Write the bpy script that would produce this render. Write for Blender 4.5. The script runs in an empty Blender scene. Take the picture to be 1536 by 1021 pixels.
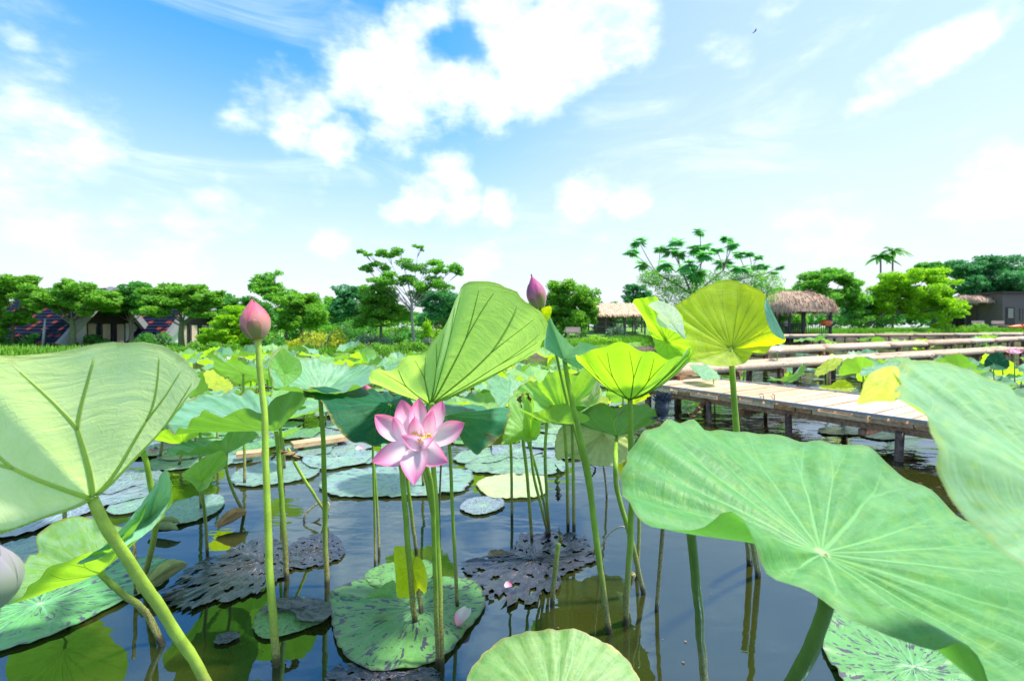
import bpy, math, random
import numpy as np
from mathutils import Vector
random.seed(7); rng = np.random.default_rng(7)
SC = bpy.context.scene
COL = SC.collection
K = 1.25            # metres per unit (unit = camera height above the pond)
F = 683.0; HY = 490.0
pi = math.pi
def W(px, py, Y):   # a point seen at (px, py) of the photograph, Y units away
    return Vector(((px-768)/F*Y, Y, 1-(py-HY)/F*Y))
def WZ(px, py, z=0.0):
    Y = (1-z)*F/(py-HY)
    return Vector(((px-768)/F*Y, Y, z))

# ------------------------------------------------------------ camera, sky, sun, exposure
cam = bpy.data.cameras.new('camera'); camo = bpy.data.objects.new('camera', cam); COL.objects.link(camo)
camo.location = (0, 0, K); camo.rotation_euler = (pi/2, 0, 0)
cam.sensor_width = 36; cam.lens = 36*F/1536; cam.shift_y = -20.5/1536
cam.clip_start = 0.05; cam.clip_end = 2000
cam.dof.use_dof = True; cam.dof.focus_distance = 1.32*K; cam.dof.aperture_fstop = 3.6
SC.camera = camo
SUN_AZ, SUN_EL = math.radians(92), math.radians(63)   # azimuth to the right of the view
world = bpy.data.worlds.new('World'); SC.world = world; world.use_nodes = True
vs = SC.view_settings
vs.view_transform = 'Standard'; vs.look = 'None'; vs.exposure = 1.12; vs.gamma = 1; vs.use_curve_mapping = False
sun = bpy.data.lights.new('sun', 'SUN'); sun.energy = 3.6; sun.angle = math.radians(5); sun.color = (1, .95, .86)
suno = bpy.data.objects.new('sun', sun); COL.objects.link(suno)
sdir = Vector((math.sin(SUN_AZ)*math.cos(SUN_EL), math.cos(SUN_AZ)*math.cos(SUN_EL), math.sin(SUN_EL)))
suno.rotation_euler = sdir.to_track_quat('Z', 'Y').to_euler()

class NT:
    """small node helper"""
    def __init__(s, tree): s.t = tree; s.n = tree.nodes; s.l = tree.links
    def put(s, sock, v):
        if v is None: return
        if isinstance(v, bpy.types.NodeSocket): s.l.new(v, sock)
        else:
            if hasattr(sock.default_value, '__len__') and not hasattr(v, '__len__'): v = (v,)*len(sock.default_value)
            if hasattr(v, '__len__') and len(sock.default_value) == 4 and len(v) == 3: v = tuple(v)+(1,)
            sock.default_value = v
    def node(s, typ, ins=None, **props):
        n = s.n.new(typ)
        for k, v in props.items(): setattr(n, k, v)
        for k, v in (ins or {}).items(): s.put(n.inputs[k], v)
        return n
    def m(s, op, a, b=None, c=None, clamp=False):
        n = s.node('ShaderNodeMath', operation=op, use_clamp=clamp); s.put(n.inputs[0], a)
        if b is not None: s.put(n.inputs[1], b)
        if c is not None: s.put(n.inputs[2], c)
        return n.outputs[0]
    def vm(s, op, a, b=None, out=0):
        n = s.node('ShaderNodeVectorMath', operation=op); s.put(n.inputs[0], a)
        if b is not None:
            if op == 'SCALE': s.put(n.inputs['Scale'], b)
            else: s.put(n.inputs[1], b)
        return n.outputs[out]
    def mr(s, v, a, b, c=0.0, d=1.0, smooth=True):
        n = s.node('ShaderNodeMapRange', {0: v, 1: a, 2: b, 3: c, 4: d})
        if smooth: n.interpolation_type = 'SMOOTHSTEP'
        return n.outputs[0]
    def mix(s, f, a, b, mode='MIX'):
        n = s.n.new('ShaderNodeMix'); n.data_type = 'RGBA'; n.blend_type = mode; n.clamp_factor = True
        s.put(n.inputs[0], f); s.put(n.inputs[6], a); s.put(n.inputs[7], b); return n.outputs[2]
    def noise(s, vec, scale, detail=4, rough=.5, out=0, dist=0.0):
        n = s.node('ShaderNodeTexNoise', {'Scale': scale, 'Detail': detail, 'Roughness': rough, 'Distortion': dist})
        if vec is not None: s.put(n.inputs['Vector'], vec)
        return n.outputs[out]
    def vor(s, vec, scale, feature='F1', out=0):
        n = s.node('ShaderNodeTexVoronoi', {'Scale': scale}, feature=feature)
        if vec is not None: s.put(n.inputs['Vector'], vec)
        return n.outputs[out]
    def bump(s, h, strength=.3, dist=.01, normal=None):
        n = s.node('ShaderNodeBump', {'Height': h, 'Strength': strength, 'Distance': dist})
        if normal is not None: s.put(n.inputs['Normal'], normal)
        return n.outputs[0]

def build_sky():
    t = NT(world.node_tree); t.n.clear()
    d = t.node('ShaderNodeTexCoord').outputs['Generated']
    sky = t.node('ShaderNodeTexSky', sky_type='NISHITA', sun_disc=False, sun_elevation=SUN_EL, sun_rotation=SUN_AZ,
                 altitude=0, air_density=1.0, dust_density=1.2, ozone_density=3.0)
    hs = t.node('ShaderNodeHueSaturation', {'Hue': .489, 'Saturation': 1.38, 'Value': 2.0, 'Color': sky.outputs[0]})
    sep = t.node('ShaderNodeSeparateXYZ', {0: d}); z = sep.outputs[2]; x = sep.outputs[0]
    # white haze, thick near the horizon and around the sun side
    haze_h = t.mr(z, -.02, .55, 1.0, 0.0)
    hd = Vector((.62, .70, .34)).normalized()
    haze_s = t.mr(t.vm('DOT_PRODUCT', d, tuple(hd), out=1), .66, 1.0, 0, .50)
    hz = t.m('SUBTRACT', 1.0, t.m('MULTIPLY', t.m('SUBTRACT', 1.0, t.m('MULTIPLY', haze_h, .95)), t.m('SUBTRACT', 1.0, haze_s)))
    base = t.mix(hz, hs.outputs[0], (5.85, 6.15, 6.75))
    # clouds
    warp = t.vm('SCALE', t.vm('SUBTRACT', t.noise(d, 3.2, 5, .6, out=1), (.5, .5, .5)), .22)
    dw = t.vm('ADD', d, warp)
    def dirv(px, py): return tuple(Vector(((px-768)/F, 1, (HY-py)/F)).normalized())
    blobs = [(400,150,.07,.7),(455,160,.10,.9),(500,215,.07,.9),(540,110,.13,.9),(600,170,.12,1),(570,70,.09,.75),(640,40,.11,1),(640,130,.12,1),(740,150,.10,1),
             (790,90,.15,1.05),(740,25,.13,1.05),(850,40,.14,1.05),(920,20,.11,.95),(680,130,.12,1.05),(600,110,.12,1.05),(820,130,.06,.6),(950,70,.05,.5),(770,160,.05,.6),
             (10,95,.07,.45),(60,150,.12,.6),(130,175,.11,.62),(180,200,.06,.5),(0,200,.13,.6),(40,290,.13,.55),(190,300,.09,.45),(350,300,.08,.65),(300,345,.10,.4),(470,290,.06,.5),(340,240,.05,.5),
             (670,285,.09,.95),(620,300,.07,.9),(730,310,.07,.9),(870,300,.09,.85),(940,300,.08,.75),(500,375,.08,.7),(250,392,.10,.6),(120,400,.12,.5),(700,385,.09,.6),
             (1280,150,.045,.6),(1315,130,.05,.75),(1350,108,.055,.85),(1390,85,.06,.95),(1430,60,.06,.95),(1470,38,.055,.95),(1510,12,.05,.9),(1080,60,.07,.5),(1150,20,.06,.55),
             (1240,350,.10,.7),(1500,290,.10,.8),(1420,300,.07,.5),(30,35,.04,.45),(760,120,.06,.6)]
    cur = None
    for px, py, r, s in blobs:
        v = t.mr(t.vm('DISTANCE', dw, dirv(px, py), out=1), r*1.15, r*.15, 0, s)
        cur = v if cur is None else t.m('MAXIMUM', cur, v)
    hole = t.mr(t.vm('DISTANCE', dw, dirv(690, 70), out=1), .075, .01, 0, .8)
    cur = t.m('MULTIPLY', cur, t.m('SUBTRACT', 1.0, hole))
    # the same kind of cloud carries on in the rest of the sky
    away = t.mr(sep.outputs[1], .55, .35, 0, 1)
    far = t.m('MULTIPLY', away, t.mr(t.noise(d, 1.7, 5, .55), .48, .66, 0, .95))
    cur = t.m('MAXIMUM', cur, far)
    fb = t.noise(t.vm('MULTIPLY', d, (1, 1, 1.8)), 7.5, 8, .62)
    f2 = t.noise(t.vm('MULTIPLY', d, (1, 1, 2.5)), 26, 6, .6)
    n = t.m('ADD', t.m('MULTIPLY', fb, .75), t.m('MULTIPLY', f2, .25))
    c = t.m('ADD', cur, t.m('MULTIPLY', t.m('SUBTRACT', n, .5), 1.55))
    c = t.mr(c, .22, 1.12, 0, .97)
    wisp = t.m('MULTIPLY', t.mr(t.noise(t.vm('MULTIPLY', d, (1, 1, 3.5)), 2.6, 7, .6, dist=.8), .48, .8, 0, .5), t.mr(z, 0, .25, .3, 1))
    c = t.m('SUBTRACT', 1.0, t.m('MULTIPLY', t.m('SUBTRACT', 1.0, c), t.m('SUBTRACT', 1.0, wisp)))
    ccol = t.mix(t.mr(fb, .35, .62), (6.3, 7.2, 8.6), (8.8, 9.4, 10.4))
    fin = t.mix(c, base, ccol)
    bg = t.node('ShaderNodeBackground', {'Color': fin, 'Strength': .075})
    t.l.new(bg.outputs[0], t.node('ShaderNodeOutputWorld').inputs[0])
build_sky()

# ------------------------------------------------------------ helpers
def mk(name, V, Fc, mats, parent=None, origin=None, uv=None, smooth=True, mi=None):
    """V in world units; origin = the root's place in units"""
    V = np.asarray([tuple(v) for v in V] if not isinstance(V, np.ndarray) else V, dtype=np.float64)
    o0 = np.array(tuple(origin)) if origin is not None else np.zeros(3)
    me = bpy.data.meshes.new(name)
    me.from_pydata(((V-o0)*K).tolist(), [], Fc.tolist() if isinstance(Fc, np.ndarray) else Fc)
    for m in (mats if isinstance(mats, (list, tuple)) else [mats]): me.materials.append(m)
    if mi is not None: me.polygons.foreach_set('material_index', np.asarray(mi, dtype=np.int32))
    if smooth: me.polygons.foreach_set('use_smooth', np.ones(len(me.polygons), dtype=bool))
    if uv is not None:
        ul = me.uv_layers.new(name='UVMap')
        li = np.zeros(len(me.loops), dtype=np.int32); me.loops.foreach_get('vertex_index', li)
        ul.data.foreach_set('uv', np.asarray(uv, dtype=np.float32)[li].ravel())
    me.update()
    o = bpy.data.objects.new(name, me); COL.objects.link(o)
    if parent is not None: o.parent = parent
    elif origin is not None: o.location = Vector(origin)*K
    return o
def tag(o, label=None, cat=None, group=None, kind=None):
    if label: o['label'] = label
    if cat: o['category'] = cat
    if group: o['group'] = group
    if kind: o['kind'] = kind
    return o
def thing(name, label, cat, loc, group=None):
    e = bpy.data.objects.new(name, None); COL.objects.link(e); e.location = Vector(loc)*K
    e.empty_display_size = .1
    return tag(e, label, cat, group)
class MB:
    def __init__(s): s.V = []; s.F = []; s.M = []
    def add(s, V, Fc, mi=0):
        b = len(s.V); s.V += [tuple(v) for v in V]; s.F += [tuple(i+b for i in f) for f in Fc]; s.M += [mi]*len(Fc); return s
    def box(s, c, size, rz=0.0, mi=0, ax=None):
        c = Vector(c); hx, hy, hz = size[0]/2, size[1]/2, size[2]/2
        if ax is None: ax = (Vector((math.cos(rz), math.sin(rz), 0)), Vector((-math.sin(rz), math.cos(rz), 0)), Vector((0, 0, 1)))
        P = [c+ax[0]*(a*hx)+ax[1]*(b*hy)+ax[2]*(d*hz) for d in (-1, 1) for a, b in ((-1,-1),(1,-1),(1,1),(-1,1))]
        return s.add(P, [(3,2,1,0),(4,5,6,7),(0,1,5,4),(1,2,6,5),(2,3,7,6),(3,0,4,7)], mi)
    def tube(s, pts, r, seg=8, mi=0, cap=True, n=None):
        V, Fc = tubemesh(pts, r, seg, cap, n); return s.add(V, Fc, mi)
    def build(s, name, mats, parent=None, origin=None, smooth=False):
        return mk(name, s.V, s.F, mats, parent, origin, smooth=smooth, mi=s.M)
def spline(P, n, closed=False):
    P = np.array([tuple(p) for p in P], dtype=float); m = len(P)
    if m == 2 and not closed: return np.array([P[0]+(P[1]-P[0])*i/(n-1) for i in range(n)])
    out = []
    segs = m if closed else m-1
    def g(i): return P[i % m] if closed else P[min(max(i, 0), m-1)]
    if not closed:
        ext0 = 2*P[0]-P[1]; ext1 = 2*P[-1]-P[-2]
        def g(i): return ext0 if i < 0 else (ext1 if i >= m else P[i])
    sub = 24
    for i in range(segs):
        a, b, c, d = g(i-1), g(i), g(i+1), g(i+2)
        for k in range(sub):
            u = k/sub
            out.append(.5*((2*b)+(c-a)*u+(2*a-5*b+4*c-d)*u*u+(-a+3*b-3*c+d)*u**3))
    if not closed: out.append(P[-1])
    else: out.append(out[0])
    out = np.array(out)
    L = np.concatenate([[0], np.cumsum(np.linalg.norm(np.diff(out, axis=0), axis=1))])
    s = np.linspace(0, L[-1], n+1)[:-1] if closed else np.linspace(0, L[-1], n)
    return np.stack([np.interp(s, L, out[:, k]) for k in range(3)], axis=1)
def tubemesh(pts, r, seg=8, cap=True, n=None):
    P = spline(pts, n or max(2, 6*(len(pts)-1)+1)) if (n or len(pts) > 2) else np.array([tuple(p) for p in pts])
    m = len(P); rad = np.interp(np.linspace(0, 1, m), np.linspace(0, 1, len(r)), r) if hasattr(r, '__len__') else np.full(m, r)
    if seg >= 10 and n:
        w = rng.normal(0, 1, (m, 3)); w = (w+np.roll(w, 1, 0)+np.roll(w, 2, 0)+np.roll(w, -1, 0)+np.roll(w, -2, 0))/5; f = np.minimum(1, np.minimum(np.arange(m), m-1-np.arange(m))/3.)[:, None]
        P = P+w*f*rad.mean()*.20; rad = rad*(1+rng.normal(0, .03, m))
    T = np.gradient(P, axis=0); T /= np.linalg.norm(T, axis=1)[:, None]+1e-12
    ref = np.array([0, 0, 1.]) if abs(T[0][2]) < .9 else np.array([1., 0, 0])
    u = np.cross(T[0], ref); u /= np.linalg.norm(u)
    V = []; Fc = []
    for i in range(m):
        u = u-T[i]*u.dot(T[i]); u /= np.linalg.norm(u); w = np.cross(T[i], u)
        for k in range(seg):
            a = 2*pi*k/seg; V.append(P[i]+(u*math.cos(a)+w*math.sin(a))*rad[i])
    for i in range(m-1):
        for k in range(seg):
            k2 = (k+1) % seg; Fc.append((i*seg+k, i*seg+k2, (i+1)*seg+k2, (i+1)*seg+k))
    if cap:
        Fc.append(tuple(range(seg))[::-1]); Fc.append(tuple((m-1)*seg+k for k in range(seg)))
    return V, Fc
def lathe(profile, seg=20, axis_o=(0, 0, 0)):
    V = []; Fc = []
    for r, z in profile:
        for k in range(seg):
            a = 2*pi*k/seg; V.append((axis_o[0]+r*math.cos(a), axis_o[1]+r*math.sin(a), axis_o[2]+z))
    for i in range(len(profile)-1):
        for k in range(seg):
            k2 = (k+1) % seg; Fc.append((i*seg+k, i*seg+k2, (i+1)*seg+k2, (i+1)*seg+k))
    return V, Fc

# ------------------------------------------------------------ materials
def newmat(name):
    m = bpy.data.materials.new(name); m.use_nodes = True; t = NT(m.node_tree); t.n.clear()
    return m, t
def finish(m, t, sh):
    t.l.new(sh, t.node('ShaderNodeOutputMaterial').inputs[0]); return m
def pbsdf(t, **k):
    n = t.node('ShaderNodeBsdfPrincipled')
    for a, v in k.items(): t.put(n.inputs[a.replace('_', ' ')], v)
    return n.outputs[0]
def leafmat(name, top, bot, tr, trans=.45, bloom=(.42, .62, .55), bloomf=.45, veins=20, mott=.25, scar=0.0, scarcol=(.05, .045, .07),
            vt=(.30, .55, .30), vb=(.42, .55, .12), rough=.5, edge=(.20, .16, .04), rib=.5, blotch=0.0, blotchcol=(.12,.07,.03), wet=0.0, wobv=.25, vw=.014, sheen=.25):
    m, t = newmat(name)
    uv = t.node('ShaderNodeUVMap').outputs[0]
    sp = t.node('ShaderNodeSeparateXYZ', {0: uv}); U, V = sp.outputs[0], sp.outputs[1]
    r = t.vm('LENGTH', uv, out=1)
    oi = t.node('ShaderNodeObjectInfo').outputs['Random']
    geo = t.node('ShaderNodeNewGeometry'); bf = geo.outputs['Backfacing']
    ang = t.m('ARCTAN2', V, U)
    pos = t.vm('ADD', uv, t.vm('SCALE', (3.1, 5.3, 7.7), oi))
    wob = t.m('MULTIPLY', t.m('SUBTRACT', t.noise(pos, 3.0, 2), .5), wobv)
    a = t.m('ADD', t.m('MULTIPLY', ang, veins/(2*pi)), wob)
    fa = t.m('ABSOLUTE', t.m('SUBTRACT', t.m('FRACT', a), .5))
    fork = t.m('MULTIPLY', t.m('MAXIMUM', t.m('SUBTRACT', r, .59), 0.0), .62)
    dd = t.m('MULTIPLY', t.m('ABSOLUTE', t.m('SUBTRACT', fa, fork)), t.m('MULTIPLY', r, 2*pi/veins))
    wd = t.mr(r, 0, 1, vw, .0035, smooth=False)
    vein = t.m('SUBTRACT', 1.0, t.mr(t.m('DIVIDE', dd, wd), .35, 1.15))
    vein = t.m('MULTIPLY', vein, t.mr(r, .97, .86))
    net = t.mr(t.vor(t.vm('ADD', pos, t.vm('SCALE', t.noise(pos, 9, 2, out=1), .06)), 17, 'DISTANCE_TO_EDGE'), .0, .06, 1, 0)
    n1 = t.noise(pos, 3.2, 5, .6); n2 = t.noise(pos, 11, 4, .6)
    rad = t.node('ShaderNodeCombineXYZ', {0: t.m('MULTIPLY', ang, 7.0), 1: t.m('MULTIPLY', r, 2.5), 2: oi}).outputs[0]
    streak = t.noise(rad, 2.2, 4, .6)
    crk = t.noise(t.node('ShaderNodeCombineXYZ', {0: t.m('MULTIPLY', ang, 2.6), 1: t.m('MULTIPLY', r, 15), 2: t.m('MULTIPLY', oi, 5)}).outputs[0], 1.0, 5, .6, dist=.7)
    spk = t.m('MULTIPLY', t.mr(t.vor(pos, 13), .05, .03), t.mr(t.noise(pos, 2.1, 2), .5, .6))
    tc = t.mix(t.mr(n1, .35, .68), top, tuple(c*.72 for c in top))
    tc = t.mix(t.m('MULTIPLY', t.mr(n2, .45, .72), mott), tc, (top[0]*2.0+.03, top[1]*1.25, top[2]*.45))
    tc = t.mix(t.m('MULTIPLY', t.mr(streak, .3, .7), bloomf), tc, bloom)
    tc = t.mix(t.m('MULTIPLY', vein, t.mr(r, .25, .95, .75, .3)), tc, vt)
    tc = t.mix(t.mr(crk, .5, .75, 0, .3), tc, (top[0]*1.8+.05, top[1]*1.35, top[2]*1.2))
    tc = t.mix(t.m('MULTIPLY', net, .22), tc, vt)
    tc = t.mix(t.mr(r, .036, .024), tc, (.42, .52, .28))
    bc = t.mix(t.mr(n1, .3, .7), bot, (bot[0]*.8, bot[1]*.88, bot[2]*.7))
    bc = t.mix(t.m('MULTIPLY', t.mr(streak, .4, .75), .35), bc, (bot[0]*1.2+.02, bot[1]*1.12, bot[2]*1.6+.02))
    bc = t.mix(t.m('MULTIPLY', vein, .8), bc, vb)
    bc = t.mix(t.m('MULTIPLY', net, .18), bc, vb)
    col = t.mix(bf, tc, bc)
    trc = t.mix(t.m('MULTIPLY', vein, .55), tr, tuple(c*.55 for c in tr))
    trc = t.mix(t.m('MULTIPLY', t.mr(n1, .3, .75), .35), trc, tuple(c*.65 for c in tr))
    col = t.mix(t.m('MULTIPLY', t.mr(r, .965, .995), .75), col, edge)
    rg = rough
    col = t.mix(t.m('MULTIPLY', spk, .8), col, (.10, .07, .03))
    col = t.mix(t.m('MULTIPLY', t.mr(r, .93, 1.0), t.mr(n2, .5, .62)), col, tuple(c*1.3 for c in edge))
    if scar > 0:
        st = t.node('ShaderNodeCombineXYZ', {0: t.m('MULTIPLY', ang, 4.2), 1: t.m('MULTIPLY', r, 2.2), 2: t.m('MULTIPLY', oi, 9)}).outputs[0]
        s1 = t.noise(st, 3.0, 3, .5, dist=.6); s2 = t.noise(pos, 5, 3)
        sm = t.m('MULTIPLY', t.mr(s1, .60-.05*scar, .63-.05*scar), t.mr(s2, .5-.05*scar, .56-.05*scar))
        sm2 = t.mr(t.noise(t.vm('MULTIPLY', pos, (1, 3.2, 1)), 14, 2), .73-.04*scar, .75-.04*scar)
        sm = t.m('MAXIMUM', sm, sm2)
        col = t.mix(sm, col, scarcol); trc = t.mix(sm, trc, (0, 0, 0))
    if blotch > 0:
        bm = t.m('MULTIPLY', t.mr(t.noise(pos, 2.6, 6, .65), .56, .66), blotch)
        col = t.mix(bm, col, blotchcol); trc = t.mix(bm, trc, (.03, .015, 0))
    col = t.node('ShaderNodeHueSaturation', {'Hue': t.mr(oi, 0, 1, .488, .512, False), 'Saturation': 1.0, 'Value': t.mr(oi, 0, 1, .9, 1.1, False), 'Color': col}).outputs[0]
    h = t.m('ADD', t.m('MULTIPLY', vein, t.mix(bf, (-.6,)*3, (1.0,)*3)), t.m('ADD', t.m('MULTIPLY', net, t.mix(bf, (-.05,)*3, (.04,)*3)), t.m('ADD', t.m('MULTIPLY', streak, .3), t.m('MULTIPLY', crk, 1.0))))
    nb = t.bump(h, rib, .004*K)
    p = pbsdf(t, Base_Color=col, Roughness=rg, Normal=nb, Specular_IOR_Level=.4+wet, Sheen_Weight=sheen, Sheen_Tint=(.8, .95, 1), Sheen_Roughness=.4)
    tl = t.node('ShaderNodeBsdfTranslucent', {'Color': trc, 'Normal': nb}).outputs[0]
    ms = t.node('ShaderNodeMixShader', {0: trans, 1: p, 2: tl}).outputs[0]
    return finish(m, t, ms)
TRG = (.30, .62, .03)
ML = {
 'fresh':  leafmat('lotus_leaf_fresh', (.115,.34,.14), (.24,.44,.08), (.34,.68,.03), trans=.42),
 'teal':   leafmat('lotus_leaf_teal', (.11,.32,.14), (.20,.40,.06), (.26,.60,.03), trans=.34, bloom=(.28,.50,.37), bloomf=.65),
 'bright': leafmat('lotus_leaf_bright', (.22,.48,.08), (.34,.60,.03), (.55,.95,.02), trans=.5, vt=(.2,.4,.05), vb=(.16,.34,.02), veins=18, wobv=0),
 'yellow': leafmat('lotus_leaf_yellow', (.52,.62,.03), (.72,.90,.01), (.88,1.0,.0), trans=.62, bloomf=.15, vt=(.3,.4,.03), vb=(.38,.46,.02), veins=18, wobv=0),
 'pale':   leafmat('lotus_leaf_pale_underside', (.12,.34,.14), (.80,.92,.52), (.82,1.0,.30), trans=.55, vb=(.50,.66,.16), veins=14, rib=.9, wobv=0),
 'big':    leafmat('lotus_leaf_broad_mottled', (.075,.27,.055), (.24,.5,.05), (.2,.62,.05), trans=.3, bloom=(.17,.42,.18), bloomf=.4, mott=.6, veins=22, edge=(.10,.20,.04), vw=.008, vt=(.20,.48,.16)),
 'close':  leafmat('lotus_leaf_close_pale', (.20,.46,.20), (.55,.66,.03), (.55,.80,.03), trans=.35, edge=(.25,.35,.10), bloom=(.36,.60,.38), bloomf=.55, mott=.5),
 'lime':   leafmat('lotus_leaf_lime_lobe', (.66,.76,.02), (.66,.76,.02), (.8,.95,.01), trans=.35, bloomf=.05, mott=.05, vt=(.55,.65,.02), vb=(.55,.65,.02), edge=(.5,.6,.05)),
 'tealboth': leafmat('lotus_leaf_pale_teal', (.24,.56,.38), (.24,.56,.38), (.30,.65,.20), trans=.2, bloom=(.48,.78,.66), bloomf=.6, vb=(.22,.5,.32)),
 'white':  leafmat('lotus_leaf_painted_highlight', (.88,.92,.80), (.88,.92,.80), (.8,.9,.6), trans=.3, bloomf=.1, mott=.05, vt=(.8,.85,.7), vb=(.8,.85,.7), edge=(.7,.75,.4)),  # near-white base colour paints the sun highlight on the curled fold
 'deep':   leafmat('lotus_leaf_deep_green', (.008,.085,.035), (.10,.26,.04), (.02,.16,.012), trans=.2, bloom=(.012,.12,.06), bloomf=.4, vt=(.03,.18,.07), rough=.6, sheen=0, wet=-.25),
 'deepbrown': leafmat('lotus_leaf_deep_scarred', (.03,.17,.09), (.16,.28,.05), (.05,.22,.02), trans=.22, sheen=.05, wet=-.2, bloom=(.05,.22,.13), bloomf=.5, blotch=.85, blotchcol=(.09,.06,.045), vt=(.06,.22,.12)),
 'cream':  leafmat('lotus_leaf_cream', (.45,.52,.22), (.55,.60,.32), (.62,.72,.22), trans=.5, vb=(.42,.46,.18), vt=(.4,.45,.2), blotch=.25, blotchcol=(.35,.28,.08)),
 'centre': leafmat('lotus_leaf_upright_veined', (.14,.42,.24), (.46,.70,.20), (.60,.94,.12), trans=.52, vb=(.22,.40,.05), veins=18, rib=.8, bloomf=.6, wobv=0),
 'pad':    leafmat('floating_pad_green', (.09,.30,.07), (.2,.3,.08), (.1,.3,.03), trans=.12, bloom=(.15,.36,.11), bloomf=.5, scar=1.15, veins=18, vt=(.16,.42,.18), rough=.38, wet=.2, edge=(.05,.05,.02)),
 'padlight': leafmat('floating_pad_light', (.12,.29,.07), (.2,.3,.08), (.2,.45,.05), trans=.2, bloom=(.25,.38,.14), bloomf=.7, scar=.0, vt=(.26,.45,.2), rough=.5, edge=(.28,.25,.08)),
 'padpale': leafmat('floating_pad_pale_sky_tint', (.14,.28,.19), (.2,.3,.2), (.2,.3,.1), trans=.1, bloom=(.20,.33,.30), bloomf=.8, scar=1.1, scarcol=(.10,.11,.17), rough=.28, wet=.5, blotch=.8, blotchcol=(.25,.27,.38), edge=(.04,.04,.03)),  # whitish bloom and lavender blotches paint sky reflection into the pad colour
 'padsky': leafmat('floating_pad_sky_tint', (.12,.15,.22), (.2,.3,.2), (.1,.1,.1), trans=.05, bloom=(.22,.27,.36), bloomf=.8, scar=.8, scarcol=(.05,.06,.08), rough=.25, wet=.6, blotch=.5, blotchcol=(.20,.42,.30), edge=(.04,.04,.03)),  # lavender base and bloom stand in for the sky mirrored at grazing angles
 'padcream': leafmat('floating_pad_cream', (.38,.46,.22), (.5,.55,.3), (.3,.4,.1), trans=.15, bloom=(.46,.54,.32), bloomf=.7, rough=.45),
}
def rotmat():
    m, t = newmat('rotten_pad'); uv = t.node('ShaderNodeUVMap').outputs[0]
    oi = t.node('ShaderNodeObjectInfo').outputs['Random']
    pos = t.vm('ADD', uv, t.vm('SCALE', (3.1, 5.3, 7.7), oi)); r = t.vm('LENGTH', uv, out=1)
    sp = t.node('ShaderNodeSeparateXYZ', {0: uv}); ang = t.m('ARCTAN2', sp.outputs[1], sp.outputs[0])
    st = t.node('ShaderNodeCombineXYZ', {0: t.m('MULTIPLY', ang, 3), 1: t.m('MULTIPLY', r, 2), 2: oi}).outputs[0]
    s = t.noise(st, 3, 6, .65, dist=.5); n = t.noise(pos, 9, 6, .7)
    c = t.mix(t.mr(n, .35, .65), (.014, .016, .024), (.040, .042, .062))
    c = t.mix(t.m('MULTIPLY', t.mr(s, .56, .68), t.mr(r, .9, .1)), c, (.30, .17, .11))
    h = t.m('ADD', s, t.m('MULTIPLY', n, .6))
    return finish(m, t, pbsdf(t, Base_Color=c, Roughness=t.mr(n, .3, .7, .08, .30), Specular_IOR_Level=1.0, Specular_Tint=(.7,.8,1,1), Normal=t.bump(h, .6, .005)))
M_ROT = rotmat()
def stemmat(name, c1, c2=(.16, .14, .04), zfrom=.05, zto=.45, c1b=None):
    m, t = newmat(name)
    geo = t.node('ShaderNodeNewGeometry'); P = geo.outputs['Position']; z = t.node('ShaderNodeSeparateXYZ', {0: P}).outputs[2]
    n = t.noise(P, 160, 3, .6); nb = t.noise(P, 12, 3)
    f = t.mr(t.m('ADD', z, t.m('MULTIPLY', t.m('SUBTRACT', nb, .5), .25)), zfrom, zto, 1, 0)
    ca = t.mix(t.mr(nb, .35, .65), c1, tuple(x*.75 for x in c1))
    cb = t.mix(t.mr(n, .42, .58), c2, (.34, .32, .12))
    cb = t.mix(t.mr(t.m('ADD', z, t.m('MULTIPLY', t.m('SUBTRACT', n, .5), .03)), .02, .06, 1, 0), cb, (.05, .04, .02))
    spots = t.vor(P, 230)
    ca = t.mix(t.mr(spots, .22, .12, 0, .45), ca, (.14, .14, .03))
    c = t.mix(f, ca, cb)
    p = pbsdf(t, Base_Color=c, Roughness=.45, Normal=t.bump(t.m('ADD', t.mr(spots, .3, .1, 0, 1), n), .5, .002))
    return finish(m, t, p)
M_STEM = stemmat('stalk_green', (.24, .42, .03))
M_STEMY = stemmat('stalk_yellow_green', (.38, .56, .06), zfrom=.0, zto=.3)
M_STEMD = stemmat('stalk_dark_green', (.10, .19, .02), (.10, .11, .02))
M_STEMB = stemmat('stalk_brown', (.14, .12, .05), (.08, .06, .03), zfrom=.1, zto=.8)
def simple(name, c, rough=.6, var=.25, scale=20, c2=None, bump=.2, spec=.5, bd=.004, coord='Object', stretch=None, trans=0, trc=None):
    m, t = newmat(name); co = t.node('ShaderNodeTexCoord').outputs[coord]
    if stretch: co = t.vm('MULTIPLY', co, stretch)
    oi = t.node('ShaderNodeObjectInfo').outputs['Random']
    co = t.vm('ADD', co, t.vm('SCALE', (11., 7., 5.), oi))
    n = t.noise(co, scale, 5, .6); n2 = t.noise(co, scale*.17, 3)
    a = t.mix(t.mr(n, .3, .7), c, c2 if c2 else tuple(x*(1-var) for x in c))
    a = t.mix(t.m('MULTIPLY', t.mr(n2, .4, .65), .5), a, tuple(x*(1-var) for x in c))
    a = t.node('ShaderNodeHueSaturation', {'Value': t.mr(oi, 0, 1, 1-var*.6, 1+var*.4, False), 'Color': a}).outputs[0]
    sh = pbsdf(t, Base_Color=a, Roughness=rough, Specular_IOR_Level=spec, Normal=t.bump(n, bump, bd))
    if trans:
        sh = t.node('ShaderNodeMixShader', {0: trans, 1: sh, 2: t.node('ShaderNodeBsdfTranslucent', {'Color': trc or c}).outputs[0]}).outputs[0]
    return finish(m, t, sh)
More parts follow.
